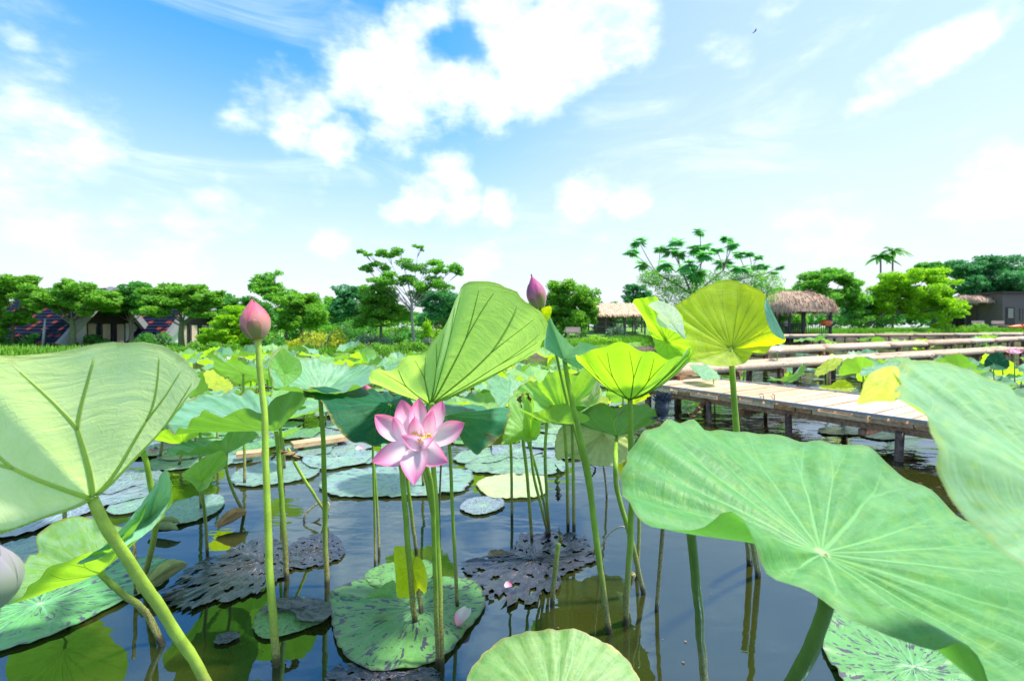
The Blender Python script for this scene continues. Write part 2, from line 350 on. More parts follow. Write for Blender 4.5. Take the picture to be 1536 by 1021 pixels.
def foliage(name, c1, c2, tr, trans=.35):
    m, t = newmat(name)
    rnd = t.node('ShaderNodeNewGeometry').outputs['Random Per Island']; P = t.node('ShaderNodeTexCoord').outputs['Object']
    n = t.noise(P, .9, 3)
    f = t.m('ADD', t.m('MULTIPLY', rnd, .6), t.m('MULTIPLY', t.mr(n, .35, .65), .4))
    c = t.mix(f, c1, c2)
    sh = pbsdf(t, Base_Color=c, Roughness=.5, Specular_IOR_Level=.3)
    trn = t.node('ShaderNodeBsdfTranslucent', {'Color': tr}).outputs[0]
    return finish(m, t, t.node('ShaderNodeMixShader', {0: trans, 1: sh, 2: trn}).outputs[0])
FOL = {
 'green': foliage('foliage_green', (.055,.20,.022), (.21,.45,.05), (.30,.66,.04), .46),
 'dark': foliage('foliage_dark', (.03,.15,.03), (.10,.33,.05), (.14,.48,.04), .42),
 'lime': foliage('foliage_lime', (.16,.36,.015), (.32,.58,.02), (.42,.80,.01), .45),
 'airy': foliage('foliage_airy', (.08,.25,.035), (.24,.48,.07), (.24,.66,.04), .45),
 'bluish': foliage('foliage_bluish', (.04,.19,.07), (.09,.34,.11), (.10,.42,.10), .38),
 'palmate': foliage('foliage_palmate', (.07,.30,.10), (.18,.52,.16), (.22,.68,.15), .5),
 'golden': foliage('foliage_golden', (.30,.38,.02), (.58,.58,.03), (.6,.7,.02), .35),
 'silver': foliage('foliage_silver', (.22,.34,.20), (.42,.52,.38), (.25,.4,.15), .25),
 'grass': foliage('grass_blades', (.07,.22,.015), (.20,.42,.03), (.20,.5,.02), .35),
}
M_BARK = simple('bark', (.22,.19,.14), .8, .35, 14, bump=.6, bd=.02)
M_BARKG = simple('bark_green', (.16,.20,.08), .8, .35, 14, bump=.6, bd=.02)
M_BARKW = simple('bark_white', (.30,.28,.24), .8, .35, 14, bump=.4, bd=.02)
M_THATCH = simple('thatch', (.62,.44,.30), .9, .4, 60, c2=(.36,.23,.15), bump=1, bd=.03, stretch=(1,1,.25))
M_THATCH2 = simple('thatch_straw', (.74,.54,.38), .9, .3, 60, c2=(.50,.33,.22), bump=.5, bd=.02)
M_DARK = simple('dark_wood', (.045,.035,.03), .7, .3, 30)
M_GREY = simple('grey_wood', (.22,.19,.17), .8, .3, 30)
M_WHITE = simple('white_panel', (.72,.75,.76), .6, .08, 8)
M_CURT = simple('beige_curtain', (.55,.45,.33), .8, .3, 8, stretch=(9,1,.4))
M_GLASS = simple('dark_window_glass', (.02,.03,.04), .08, .2, 4, bump=0)
M_TILEN = simple('roof_tile_blue_black', (.012,.018,.05), .75, .3, 12, spec=.15)
M_TILER = simple('roof_tile_red', (.28,.05,.05), .75, .3, 12, spec=.15)
M_GBEAM = simple('grey_beam', (.26,.27,.28), .6, .1, 12)
M_ORANGE = simple('orange_plastic', (.80,.14,.02), .4, .15, 9)
M_RED = simple('red_paint', (.5,.05,.04), .5, .15, 9)
M_IRON = simple('black_iron', (.015,.018,.02), .5, .2, 20)
M_STONE = simple('pinkish_bench_stone', (.55,.42,.36), .8, .2, 20)
M_METAL = simple('pale_metal', (.28,.29,.31), .4, .1, 20)
M_PLASTER = simple('brown_plaster', (.17,.135,.12), .8, .2, 8)
def plankmat(name, c, c2, ang=0):
    m, t = newmat(name); P = t.node('ShaderNodeTexCoord').outputs['Object']
    oi = t.node('ShaderNodeObjectInfo').outputs['Random']
    co = t.vm('ADD', t.vm('MULTIPLY', P, (1.2, 14, 14)), t.vm('SCALE', (31., 17., 5.), oi))
    n = t.noise(co, 2.4, 6, .6, dist=.4); n2 = t.noise(co, 9, 3)
    a = t.mix(t.mr(n, .32, .66), c, c2); a = t.mix(t.mr(n2, .55, .75, 0, .35), a, tuple(x*.55 for x in c2))
    a = t.node('ShaderNodeHueSaturation', {'Value': t.mr(oi, 0, 1, .82, 1.12, False), 'Saturation': t.mr(oi, 0, 1, 1.15, .85, False), 'Color': a}).outputs[0]
    return finish(m, t, pbsdf(t, Base_Color=a, Roughness=.65, Normal=t.bump(n, .5, .004)))
M_PLANK = plankmat('pale_plank', (.72,.52,.34), (.52,.34,.20))
M_LOG = plankmat('walkway_log', (.52,.38,.26), (.32,.21,.13))
M_BEAM = plankmat('weathered_beam', (.36,.17,.08), (.15,.07,.035))
M_FASCIA = plankmat('fascia_block', (.50,.28,.13), (.26,.13,.06))
M_POST = plankmat('dark_post', (.18,.10,.065), (.06,.035,.025))
def petalmat(name, basec, tipc, k0=.35, edge=.6):
    m, t = newmat(name); uv = t.node('ShaderNodeUVMap').outputs[0]
    sp = t.node('ShaderNodeSeparateXYZ', {0: uv}); s, w = sp.outputs[0], sp.outputs[1]
    e = t.m('ABSOLUTE', t.m('SUBTRACT', w, .5))
    n = t.noise(t.vm('MULTIPLY', uv, (1.2, 22, 1)), 2.2, 4)
    f = t.m('ADD', t.mr(s, k0, 1.0, 0, 1), t.m('MULTIPLY', t.m('MULTIPLY', t.mr(e, .3, .5), t.mr(s, .15, .6)), edge))
    f = t.m('MULTIPLY', f, t.mr(n, .3, .7, .8, 1.15))
    c = t.mix(f, basec, tipc)
    c = t.mix(t.m('MULTIPLY', t.mr(n, .55, .7), .22), c, tipc)
    p = pbsdf(t, Base_Color=c, Roughness=.5, Specular_IOR_Level=.3, Sheen_Weight=.3, Normal=t.bump(n, .25, .002))
    tl = t.node('ShaderNodeBsdfTranslucent', {'Color': c}).outputs[0]
    return finish(m, t, t.node('ShaderNodeMixShader', {0: .5, 1: p, 2: tl}).outputs[0])
M_PETAL = petalmat('lotus_petal', (.95,.78,.86), (.90,.20,.46), .28, .38)
M_PETALB = petalmat('lotus_petal_behind', (.92,.6,.72), (.85,.18,.42), .2, .4)
M_WPET = petalmat('white_bloom_petal', (.92,.92,.86), (.95,.85,.85), .5, .2)
M_BUD = petalmat('bud_petal', (.72,.48,.34), (.78,.18,.30), .08, .45)
M_BUD2 = petalmat('bud_petal_magenta', (.66,.42,.40), (.60,.10,.34), .02, .5)
M_BUDG = petalmat('bud_sepal', (.38,.42,.12), (.48,.22,.20), .3, .4)
M_YEL = simple('stamen_yellow', (.85,.62,.12), .6, .2, 40)
M_TIP = simple('dark_tip', (.10,.04,.05), .6, .2, 40)
M_TAN = simple('dry_sheath', (.55,.36,.17), .7, .35, 30, c2=(.33,.20,.09))
M_TANG = simple('cut_stalk', (.40,.44,.18), .6, .3, 30)
M_POD = simple('dried_pod', (.022,.026,.055), .38, .5, 40, c2=(.09,.10,.16), bump=.8, bd=.01)
M_DEAD = simple('dead_leaf', (.14,.09,.04), .7, .5, 20, c2=(.32,.20,.09), bump=.8, bd=.01)
M_DEADK = simple('black_dead_leaf', (.02,.015,.012), .5, .4, 20, bump=.6, bd=.006)
M_GREYBUD = petalmat('pale_grey_bud', (.40,.52,.30), (.55,.50,.56), .3, .2)

def watermat():
    m, t = newmat('pond_water'); P = t.node('ShaderNodeNewGeometry').outputs['Position']
    y = t.node('ShaderNodeSeparateXYZ', {0: P}).outputs[1]
    n1 = t.noise(t.vm('MULTIPLY', P, (1.0, 1.6, 1)), 5.0, 3, .5, dist=.3); n2 = t.noise(t.vm('MULTIPLY', P, (1, 2.4, 1)), 1.3, 3)
    h = t.m('ADD', t.m('MULTIPLY', n1, t.mr(n2, .4, .7, .15, 1)), t.m('MULTIPLY', n2, .6))
    st = t.mr(y, 1.5, 5, .05, .30)
    nb = t.bump(h, st, .03)
    mud = t.mix(t.mr(t.noise(P, .8, 3), .3, .7), (.020, .024, .004), (.034, .036, .007))
    return finish(m, t, pbsdf(t, Base_Color=mud, Roughness=.015, IOR=2.45, Specular_Tint=(.40, .72, 1.0, 1), Normal=nb, Specular_IOR_Level=.5))
M_WATER = watermat()
def groundmat():
    m, t = newmat('bank_grass_ground'); P = t.node('ShaderNodeNewGeometry').outputs['Position']
    n = t.noise(P, .7, 6, .65); n2 = t.noise(P, 9, 5, .7)
    c = t.mix(t.mr(n, .35, .65), (.09,.24,.02), (.17,.34,.03)); c = t.mix(t.mr(n2, .4, .7), c, (.05,.14,.015))
    c = t.mix(t.mr(t.noise(P, .35, 3), .60, .70, 0, .5), c, (.20,.16,.08))
    return finish(m, t, pbsdf(t, Base_Color=c, Roughness=.9, Normal=t.bump(n2, .8, .05)))
M_GROUND = groundmat()
M_SOIL = simple('bank_soil', (.17,.125,.08), .95, .5, 4, c2=(.09,.07,.04), bump=1, bd=.06)

# ------------------------------------------------------------ the setting
def wplane():
    V = [(-500,-60,0),(500,-60,0),(500,500,0),(-500,500,0)]
    tag(mk('pond_water', V, [(0,1,2,3)], M_WATER, smooth=False), kind='structure')
wplane()
V = [(-500,-60,-1.2),(500,-60,-1.2),(500,500,-1.2),(-500,500,-1.2)]
tag(mk('pond_bed', V, [(0,1,2,3)], M_SOIL, smooth=False), kind='structure')
SHORE = [(-900,543),(0,543),(150,544),(300,543),(420,540),(600,542),(740,536),(800,533),(870,531),(960,525),(1060,518),(1170,513),(1270,508.5),(1400,507),(1536,506.5),(2600,506)]
def shoreY(px):
    y = np.interp(px, [a for a, b in SHORE], [b for a, b in SHORE]); return F/(y-HY)
def gz(px, d):      # ground height, d units inland
    top = np.interp(px, [300, 700, 900, 1150, 1300], [.20, .22, .28, .46, .56])
    rise = np.interp(px, [300, 700, 900, 1150, 1300], [.010, .020, .06, .03, .02])
    ramp = min(1, max(0, d/.35)); return top*ramp + rise*min(max(0, d-.35), 9)
def bank():
    cols = np.linspace(-900, 2600, 420); rows = [-.25, 0, .08, .2, .35, .7, 1.2, 2, 3.5, 6, 10, 20, 60, 400]
    V = []; Fc = []; mi = []
    for px in cols:
        sy = shoreY(px)+.22*math.sin(px*.045)+.12*math.sin(px*.13+1)
        for j, d in enumerate(rows):
            Y = sy+d; z = -.3 if d < 0 else gz(px, d)
            if j in (2, 3, 4, 5): z += random.uniform(-.03, .03)
            V.append(((px-768)/F*Y, Y, z))
    n = len(rows)
    for i in range(len(cols)-1):
        for j in range(n-1):
            Fc.append((i*n+j, (i+1)*n+j, (i+1)*n+j+1, i*n+j+1)); mi.append(1 if j < 3 else 0)
    tag(mk('far_bank', V, Fc, [M_GROUND, M_SOIL], mi=mi), kind='structure')
bank()
def ground(px, Y):
    sy = shoreY(px); return Vector(((px-768)/F*Y, Y, gz(px, Y-sy)))

# leaf cards -------------------------------------------------
def cards(C, size, up=.35, aspect=1.9, sizev=.4):
    """C (n,3) centres -> pointed leaf quads with random attitudes"""
    n = len(C); a = rng.uniform(0, 2*pi, n); tilt = rng.normal(0, .55, n)
    d = np.stack([np.cos(a), np.sin(a), tilt], 1); d /= np.linalg.norm(d, axis=1)[:, None]
    r = rng.normal(0, 1, (n, 3)); r[:, 2] += up*3
    s = np.cross(d, r); s /= np.linalg.norm(s, axis=1)[:, None]+1e-9
    L = (size*(1+rng.uniform(-sizev, sizev, n)))[:, None]
    Wd = L/aspect
    A = C-d*L*.5; B = C+s*Wd*.5; D = C+d*L*.5; E = C-s*Wd*.5
    V = np.stack([A, B, D, E], 1).reshape(-1, 3); Fc = np.arange(4*n).reshape(-1, 4)
    return V, Fc
def clump(c, rad, n, shell=.55):
    v = rng.normal(0, 1, (n, 3)); v /= np.linalg.norm(v, axis=1)[:, None]
    rr = (rng.uniform(0, 1, n)**.5)[:, None]*(1-shell)+shell*rng.uniform(.35, 1.1, n)[:, None]
    return np.array(tuple(c))+v*rr*np.array(rad)
GROUNDED = []
def tree(name, label, cat, px, Y, clumps, fol, leaf=.11, dens=900, trunkr=.07, bark=None, group=None, flat=.6, lean=0, trunk_top=None, fork=.45, basez=None, fill=True):
    """clumps: (px, py, r) in photograph pixels at depth ~Y"""
    g = ground(px, Y)
    if basez is not None: g.z = basez
    root = thing(name, label, cat, g, group); u = Y/F; ncl = len(clumps)
    if fill:
        ex = []
        for i, (a, b, r) in enumerate(clumps):
            nb = sorted(clumps, key=lambda q: (q[0]-a)**2+(q[1]-b)**2)[1:3]
            for q in nb: ex.append(((a+q[0])/2+random.uniform(-3, 3), (b+q[1])/2+random.uniform(-3, 3), (r+q[2])*.36))
        clumps = list(clumps)+ex
    cl = [(W(a, b, Y+random.uniform(-1, 1)*r*u*.9), r*u) for a, b, r in clumps]
    top = max(c.z for c, r in cl); bot = min(c.z-r*flat for c, r in cl)
    tt = W(*trunk_top, Y) if trunk_top else Vector((g.x+lean, g.y, g.z+(top-g.z)*fork))
    mb = MB()
    mid = (g+tt)/2+Vector((random.uniform(-.06, .06), 0, 0))*(tt-g).length
    mb.tube([g-Vector((0, 0, .1)), mid, tt], [trunkr*1.25, trunkr, trunkr*.75], 8)
    for c, r in cl[:ncl]:
        m1 = tt+(c-tt)*.5+Vector((0, 0, -abs((c-tt).x)*.12+.03)); l = [tt-Vector((0, 0, random.uniform(0, .25)*(tt-g).length)), m1, c]
        mb.tube(l, [trunkr*.38, trunkr*.22, trunkr*.08], 5)
        for k in range(3):
            e = c+Vector((random.uniform(-1, 1)*r, random.uniform(-1, 1)*r, random.uniform(-.2, .7)*r))*.8
            mb.tube([m1.lerp(c, .6), e], [trunkr*.18, trunkr*.05], 4, cap=False)
    mb.build('trunk', bark or M_BARK, root, g, smooth=True)
    pts = []
    for c, r in cl:
        n = int(dens*2.0*(r/u/25)**2*random.uniform(.85, 1.15))+40
        k = 7
        for q in range(k):
            off = Vector((random.uniform(-1, 1), random.uniform(-1, 1), random.uniform(-1, .9)*flat))*r*.85
            pts.append(clump(c+off, (r*.60, r*.60, r*.50*flat), n//k))
    P = np.concatenate(pts)
    Vc, Fc = cards(P, leaf)
    mk('crown', Vc, Fc, FOL[fol], root, g, smooth=False)
    return root
def mound(name, label, cat, px, Y, wpx, hpx, fol, leaf=.09, n=1400, group=None, depth=None, stems=True):
    g = ground(px, Y); u = Y/F; root = thing(name, label, cat, g, group)
    mb = MB()
    for k in range(6):
        mb.tube([g+Vector((0, 0, -.05)), g+Vector((random.uniform(-.3, .3)*wpx*u, random.uniform(-.2, .2)*wpx*u, hpx*u*.7))], [.03, .01], 5)
    mb.build('stem', M_BARK, root, g)
    pts = []
    for k in range(14):
        a = random.uniform(-1, 1); hh = math.sqrt(1-a*a)*random.uniform(.3, 1)
        pts.append(clump(g+Vector((a*wpx*u*.42, random.uniform(-.3, .3)*wpx*u*.6, hh*hpx*u*.72)), (wpx*u*.16, wpx*u*.16, hpx*u*.24), n//14))
    Vc, Fc = cards(np.concatenate(pts), leaf); mk('crown', Vc, Fc, FOL[fol], root, g, smooth=False); return root

# distant woods along the horizon (nobody could count them)
pts = []
for px in range(-500, 2200, 16):
    Y = random.uniform(55, 75); h = random.uniform(20, 34)*(1 if px < 900 else 1.25)
    pts.append(clump(W(px, 488-h*.45, Y), (20*Y/F, 3, h*.55*Y/F), 260))
Vc, Fc = cards(np.concatenate(pts), .75); tag(mk('distant_woods', Vc, Fc, FOL['dark'], smooth=False), 'far band of mixed trees beyond the pond on the horizon', kind='stuff')

# left row of spreading trees
G1 = 'spreading shade trees in front of the tiled houses'
tree('shade_tree', 'spreading green tree at the far left edge, thin pale trunk', 'tree', 18, 17, [(-20,440,26),(10,430,22),(35,425,18),(45,450,16),(-5,465,26),(30,475,18),(-40,460,28),(0,492,20),(48,432,12)], 'green', .11, 1300, .05, M_BARKG, G1)
tree('shade_tree', 'spreading tree covering the roof of the left tiled house, green trunk', 'tree', 108, 16.5, [(70,440,20),(105,425,14),(108,445,24),(140,440,24),(85,455,20),(125,462,20),(150,455,18),(60,455,14),(165,448,16)], 'green', .11, 1300, .09, M_BARKG, G1)
tree('shade_tree', 'dark spreading tree between the two tiled houses', 'tree', 195, 18, [(175,440,22),(205,430,18),(190,455,22),(215,450,20),(225,465,16),(170,465,16)], 'dark', .11, 1300, .07, M_BARK, G1)
tree('shade_tree', 'broad flat-topped green tree in front of the second tiled house', 'tree', 273, 16, [(232,445,18),(258,430,18),(290,438,20),(318,448,14),(250,458,22),(285,460,22),(310,465,16),(225,462,16),(270,445,20),(330,440,7)], 'green', .11, 1300, .09, M_BARKG, G1)
tree('shade_tree', 'low lime green tree left of the tall pink bud', 'tree', 345, 15, [(330,490,20),(355,470,18),(375,492,20),(345,510,22),(318,510,16),(375,515,18),(390,480,14)], 'lime', .09, 1500, .05, M_BARK)
GB = 'darker trees standing behind the front row on the left'
for i, (px, yy, w, fl, lb) in enumerate([(-40,440,30,'dark','dark tree behind the far left edge tree'),(70,452,26,'dark','dark tree between the left edge tree and the roof-covering tree'),(232,455,26,'dark','dark tree filling the gap before the flat-topped tree'),
        (330,455,22,'dark','dark tree behind the low lime green tree'),(380,462,22,'dark','dark green tree directly behind the tall pink bud'),(500,465,22,'airy','pale airy tree left of the blue-green tree'),(700,462,26,'dark','dark tree hidden behind the largest upright leaf'),(780,468,24,'airy','green tree behind the magenta bud'),(912,470,16,'dark','dark tree behind the left gable of the thatched shed'),(1120,455,26,'airy','green tree right of the starburst tree'),(1180,450,22,'airy','green tree behind the gazebo roof')]):
    tree('back_tree', lb, 'tree', px, 28 if px < 1000 else 40, [(px-w*.8,yy,w*.8),(px+w*.8,yy+3,w*.8),(px,yy-8,w*.8),(px-w*.4,yy+22,w*.9),(px+w*.5,yy+24,w*.9),(px,yy+38,w)], fl, .16 if px < 1000 else .22, 1100, .10, M_BARK, GB if px < 400 else None)
for i, (px, w, h, lb) in enumerate([(-20,80,34,'dark undergrowth at the far left edge'),(45,60,24,'dark shrub below the left tiled roof'),(135,50,20,'dark shrub beside the green trunk'),(235,60,26,'dark shrub between the tiled houses'),(320,50,30,'dark shrub left of the lime tree'),(600,70,30,'dark shrub behind the white-trunked tree'),(700,80,34,'dark shrub behind the largest upright leaf'),(780,70,30,'dark shrub left of the round tree')]):
    mound('green_bush', lb, 'bush', px, 17.2 if px < 400 else 17.5, w, h, 'dark', .10, 1500)
for i, (px, w, h, lb) in enumerate([(360,70,34,'dark thicket behind the lime green tree'),(420,70,30,'dark thicket behind the tall pink bud stalk'),(470,70,34,'dark thicket behind the golden bush'),(540,70,36,'dark thicket behind the silver shrubs'),(600,70,34,'dark thicket behind the tall central tree'),(650,60,36,'thicket right of the white trunk'),(715,70,40,'thicket behind the largest upright leaf'),(770,60,38,'thicket under the magenta bud'),(815,50,30,'thicket at the left foot of the round tree')]):
    mound('green_bush', lb, 'bush', px, 20.5, w*1.1, h*1.1, 'airy' if i % 3 == 1 else 'dark', .12, 1500)
# centre-left airy trees
tree('airy_tree', 'slim airy tree with a sparse crown behind the tall pink bud', 'tree', 428, 18, [(388,420,13),(410,414,12),(400,434,16),(420,440,18),(380,432,9),(445,450,20),(430,468,22),(462,462,20),(475,485,16)], 'airy', .12, 750, .05, M_BARK, trunk_top=(425,470))
tree('airy_tree', 'dense round-headed tree right of the tall pink bud', 'tree', 452, 16.5, [(440,455,20),(460,448,16),(470,468,20),(445,480,22),(425,485,16),(478,480,12)], 'green', .10, 1200, .06, M_BARK)
tree('airy_tree', 'blue-green tree behind the dark bushes left of the tall central tree', 'tree', 540, 22, [(520,435,16),(545,440,18),(510,455,16),(500,475,18),(530,465,20),(560,455,20),(580,470,22)], 'bluish', .13, 800, .07, M_BARK)
tree('airy_tree', 'mid green tree with a dark crown left of the tall central tree', 'tree', 572, 15.5, [(555,440,18),(580,428,18),(560,462,20),(590,455,20),(575,480,20),(600,475,16),(545,480,16)], 'green', .09, 1100, .05, M_BARK)
tree('airy_tree', 'tall airy tree with sparse layered branches left of the largest upright leaf', 'tree', 624, 15, [(542,374,8),(553,380,7),(580,382,13),(600,378,12),(628,370,8),(606,395,17),(570,400,14),(548,403,10),(640,398,18),(660,405,12),(680,402,12),(690,409,8),(585,415,18),(612,420,18),(645,422,18),(665,430,16),(560,425,14),(630,440,18)], 'airy', .085, 1150, .045, M_BARKW, trunk_top=(618,450), fork=.5, fill=False)
tree('airy_tree', 'bluish feathery tree directly behind the largest upright leaf', 'tree', 660, 20, [(640,450,18),(665,445,20),(685,455,16),(650,470,20),(680,475,18)], 'bluish', .12, 700, .06, M_BARK)
mound('golden_bush', 'golden yellow rounded bush on the left bank', 'bush', 480, 14.6, 92, 44, 'golden', .07, 2600)
mound('silver_bush', 'silvery pale shrub row under the tall central tree', 'bush', 560, 15.4, 80, 26, 'silver', .07, 1500)
mound('silver_bush', 'silvery pale shrub right of the white trunk', 'bush', 655, 15.6, 60, 24, 'silver', .07, 1200)
mound('green_bush', 'yellow-green leafy bush beside the white trunk of the tall central tree', 'bush', 645, 15.8, 46, 52, 'lime', .10, 900)
mound('green_bush', 'dark green rounded bush behind the golden bush', 'bush', 520, 16.5, 60, 48, 'dark', .09, 1500)
mound('green_bush', 'low green bush behind the tall pink bud stem', 'bush', 405, 15, 60, 26, 'dark', .08, 1100)
for i, (px, w, h) in enumerate([(290,50,22),(330,60,20),(560,70,18),(620,60,20),(720,60,24)]):
    mound('hedge', ['clipped hedge at the water edge behind the left leaf', 'clipped hedge under the lime green tree', 'low green hedge right of the golden bush', 'low green hedge below the white-trunked tree', 'low hedge behind the largest upright leaf'][i], 'hedge', px, shoreY(px)+.7, w, h, 'green', .07, 1300)
tree('round_tree', 'dense round bright green tree left of the thatched shed', 'tree', 850, 22, [(835,438,18),(860,435,20),(880,448,18),(845,458,22),(870,465,22),(825,460,18),(885,470,14),(850,482,20),(825,482,16),(872,486,16)], 'green', .12, 1700, .10, M_BARK, flat=.9)
tree('back_tree', 'bluish small tree behind the thatched shed roof', 'tree', 955, 34, [(945,432,10),(965,438,12),(975,448,12),(940,446,10),(955,455,14)], 'bluish', .2, 900, .08, M_BARK)

def palmate_tree():
    px, Y = 1045, 22; g = ground(px, Y)
    root = thing('umbrella_tree', 'tall tree with starburst leaf clusters on bare branch tips behind the yellow leaf', 'tree', g); u = Y/F
    tips = [(1050,346,7),(958,362,9),(948,378,9),(962,396,9),(990,372,8),(1013,362,11),(1006,376,10),(1018,378,9),(1045,372,12),(1055,368,10),(1060,382,11),(1075,374,9),(1092,357,8),(1100,366,8),(1085,392,11),(1108,380,8),(1124,380,7),(1138,385,6),(1148,398,7),(1135,398,8),(1170,400,6),(1158,408,7),(1030,396,12),(998,395,12),(1042,408,14),(1110,400,11)]
    mb = MB(); tt = W(1040, 440, Y)
    mb.tube([g-Vector((0,0,.1)), W(1043, 470, Y), tt], [.14, .11, .08], 8)
    Vs, Fs = [], []; b = 0; made = set()
    for a, c, r in tips:
        T = W(a, c, Y+random.uniform(-1.2, 1.2)); kn = min([(985,410),(1020,400),(1052,395),(1085,405),(1125,415)], key=lambda q: abs(q[0]-a)); j = W(kn[0], kn[1], Y); r *= 1.5
        if kn not in made: made.add(kn); mb.tube([tt.lerp(g, random.uniform(0, .15)), W(1040+(kn[0]-1040)*.4, 428, Y), j], [.06, .045, .03], 5)
        mb.tube([j, j.lerp(T, .5)+Vector((random.uniform(-.1,.1),0,-.04)), T], [.028, .02, .012], 5)
        for k in range(22):
            an = random.uniform(0, 2*pi); el = random.uniform(-.75, .5)
            d = Vector((math.cos(an)*math.cos(el), math.sin(an)*math.cos(el), math.sin(el))); s = d.cross(Vector((0,0,1))).normalized()
            L = r*u*random.uniform(.9, 1.4)
            for q in (-.55, -.28, 0, .28, .55):
                dd = (d+s*q).normalized(); ss = dd.cross(Vector((random.uniform(-.4,.4),random.uniform(-.4,.4),1))).normalized()*L*.11
                p0 = T+dd*L*.12; p1 = T+dd*L*(1-abs(q)*.4)+Vector((0,0,-L*.18)); pm = (p0+p1)/2
                Vs += [p0, pm+ss, p1, pm-ss]; Fs.append((b, b+1, b+2, b+3)); b += 4
    mb.build('trunk', M_BARK, root, g, smooth=True)
    mk('crown', Vs, Fs, FOL['palmate'], root, g, smooth=False)
    pts = [clump(W(a, c, Y+random.uniform(-1, 1)), (r*u*1.4, r*u*1.4, r*u), 1300) for a, c, r in [(975,418,14),(1000,425,18),(1030,425,22),(1060,425,22),(1090,420,20),(1120,418,20),(1150,425,18),(1010,445,20),(1050,448,24),(1095,445,24),(1140,440,20)]]
    Vc, Fc = cards(np.concatenate(pts), .12, aspect=3.4); mk('lower_foliage', Vc, Fc, FOL['airy'], root, g, smooth=False)
palmate_tree()
tree('leafy_tree', 'light green tree behind the right gazebo', 'tree', 1240, 42, [(1215,420,20),(1240,410,18),(1265,415,18),(1280,430,16),(1225,440,22),(1255,445,24),(1280,455,20),(1290,475,14)], 'airy', .22, 1300, .14, M_BARK)
tree('leafy_tree', 'dark tree right of the gazebo behind the curved trunk', 'tree', 1290, 44, [(1285,462,18),(1310,455,18),(1300,475,18),(1320,440,14)], 'bluish', .22, 1000, .14, M_BARK)
tree('leafy_tree', 'large lime green tree with a curved leaning trunk on the right bank', 'tree', 1290, 42.5, [(1340,420,18),(1365,412,20),(1395,412,18),(1415,428,18),(1350,440,22),(1380,440,24),(1410,450,20),(1330,455,18),(1430,458,18),(1360,465,20),(1395,470,18),(1440,470,10),(1325,435,14),(1310,470,14)], 'lime', .2, 1500, .2, M_BARKG, trunk_top=(1345,456))
tree('leafy_tree', 'dark green tall tree behind the right thatched shelter', 'tree', 1470, 50, [(1450,400,20),(1480,392,18),(1505,395,18),(1530,410,18),(1440,418,20),(1470,420,26),(1505,425,26),(1545,425,22),(1460,440,20),(1490,442,20),(1520,440,22)], 'bluish', .26, 1300, .2, M_BARK)
tree('leafy_tree', 'dark rounded tree rising behind the lime tree', 'tree', 1400, 56, [(1385,402,14),(1405,400,14),(1425,408,14),(1395,412,16)], 'dark', .28, 1500, .2, M_BARK)
mound('green_bush', 'small clipped ball bush on the right bank grass', 'bush', 1323, 41.5, 24, 22, 'dark', .14, 900)
mound('green_bush', 'pale green shrub right of the lime tree', 'bush', 1420, 42.5, 40, 20, 'lime', .16, 900)
mound('green_bush', 'leafy shrub beside the gazebo', 'bush', 1275, 42, 50, 24, 'airy', .16, 900)
mound('green_bush', 'pale grey shrub on the grass in front of the thatched shed', 'bush', 925, 22, 34, 26, 'silver', .1, 900)
mound('green_bush', 'low green shrub at the water edge in front of the thatched shed', 'bush', 900, 18.6, 70, 14, 'lime', .08, 1200)
mound('green_bush', 'dark green shrub left of the gazebo', 'bush', 1135, 33, 50, 50, 'airy', .12, 1200)
mound('green_bush', 'green trailing shrub hanging over the right bank', 'bush', 1470, 42.8, 60, 14, 'green', .16, 900)

def palm(px, py, Y, label):
    g = ground(px, Y); root = thing('palm_tree', label, 'palm tree', g, 'slender palms on the right'); T = W(px, py, Y)
    mb = MB(); mb.tube([g-Vector((0,0,.1)), T], [.10, .07], 6); mb.build('trunk', M_BARK, root, g, smooth=True)
    Vs, Fs = [], []; b = 0
    for k in range(15):
        a = 2*pi*k/15+random.uniform(-.2, .2); L = 25*Y/F*random.uniform(.8, 1.1); el = random.uniform(.1, 1.1)
        prev = None
        for q in range(8):
            s = q/7; p = T+Vector((math.cos(a)*L*s*math.cos(el), math.sin(a)*L*s*math.cos(el), L*(s*math.sin(el)-.75*s*s)))
            side = Vector((-math.sin(a), math.cos(a), 0))*L*.16*math.sin(pi*min(1, s*.9+.08)); dr = Vector((0, 0, -abs(side.length)*.6))
            Vs += [p, p+side+dr, p-side+dr]
            if prev is not None: Fs += [(prev, prev+1, b+1, b), (prev, b, b+2, prev+2)]
            prev = b; b += 3
    mk('crown', Vs, Fs, FOL['dark'], root, g, smooth=False)
palm(1321, 386, 46, 'shorter slender palm, left of the pair above the lime tree')
palm(1339, 376, 46, 'taller slender palm, right of the pair above the lime tree')

# bank grass
def grass():
    n = 26000; px = rng.uniform(-100, 1640, n); d = np.abs(rng.normal(0, 1, n))*1.3+.12
    X = []
    for a, b in zip(px, d):
        Y = shoreY(a)+b; X.append(((a-768)/F*Y, Y, gz(a, b)))
    C = np.array(X); sc = (C[:, 1]/15)[:, None]**.6
    a = rng.uniform(0, 2*pi, n); L = rng.uniform(.10, .24, n)[:, None]*sc
    d = np.stack([np.cos(a)*.5, np.sin(a)*.5, np.ones(n)], 1); s = np.stack([-np.sin(a), np.cos(a), np.zeros(n)], 1)*.022*sc
    A = C-s; B = C+s; T = C+d*L
    V = np.stack([A, B, T], 1).reshape(-1, 3)
    tag(mk('bank_grass', V, np.arange(3*n).reshape(-1, 3), FOL['grass'], smooth=False), 'green grass growing along the far bank', kind='stuff')
grass()

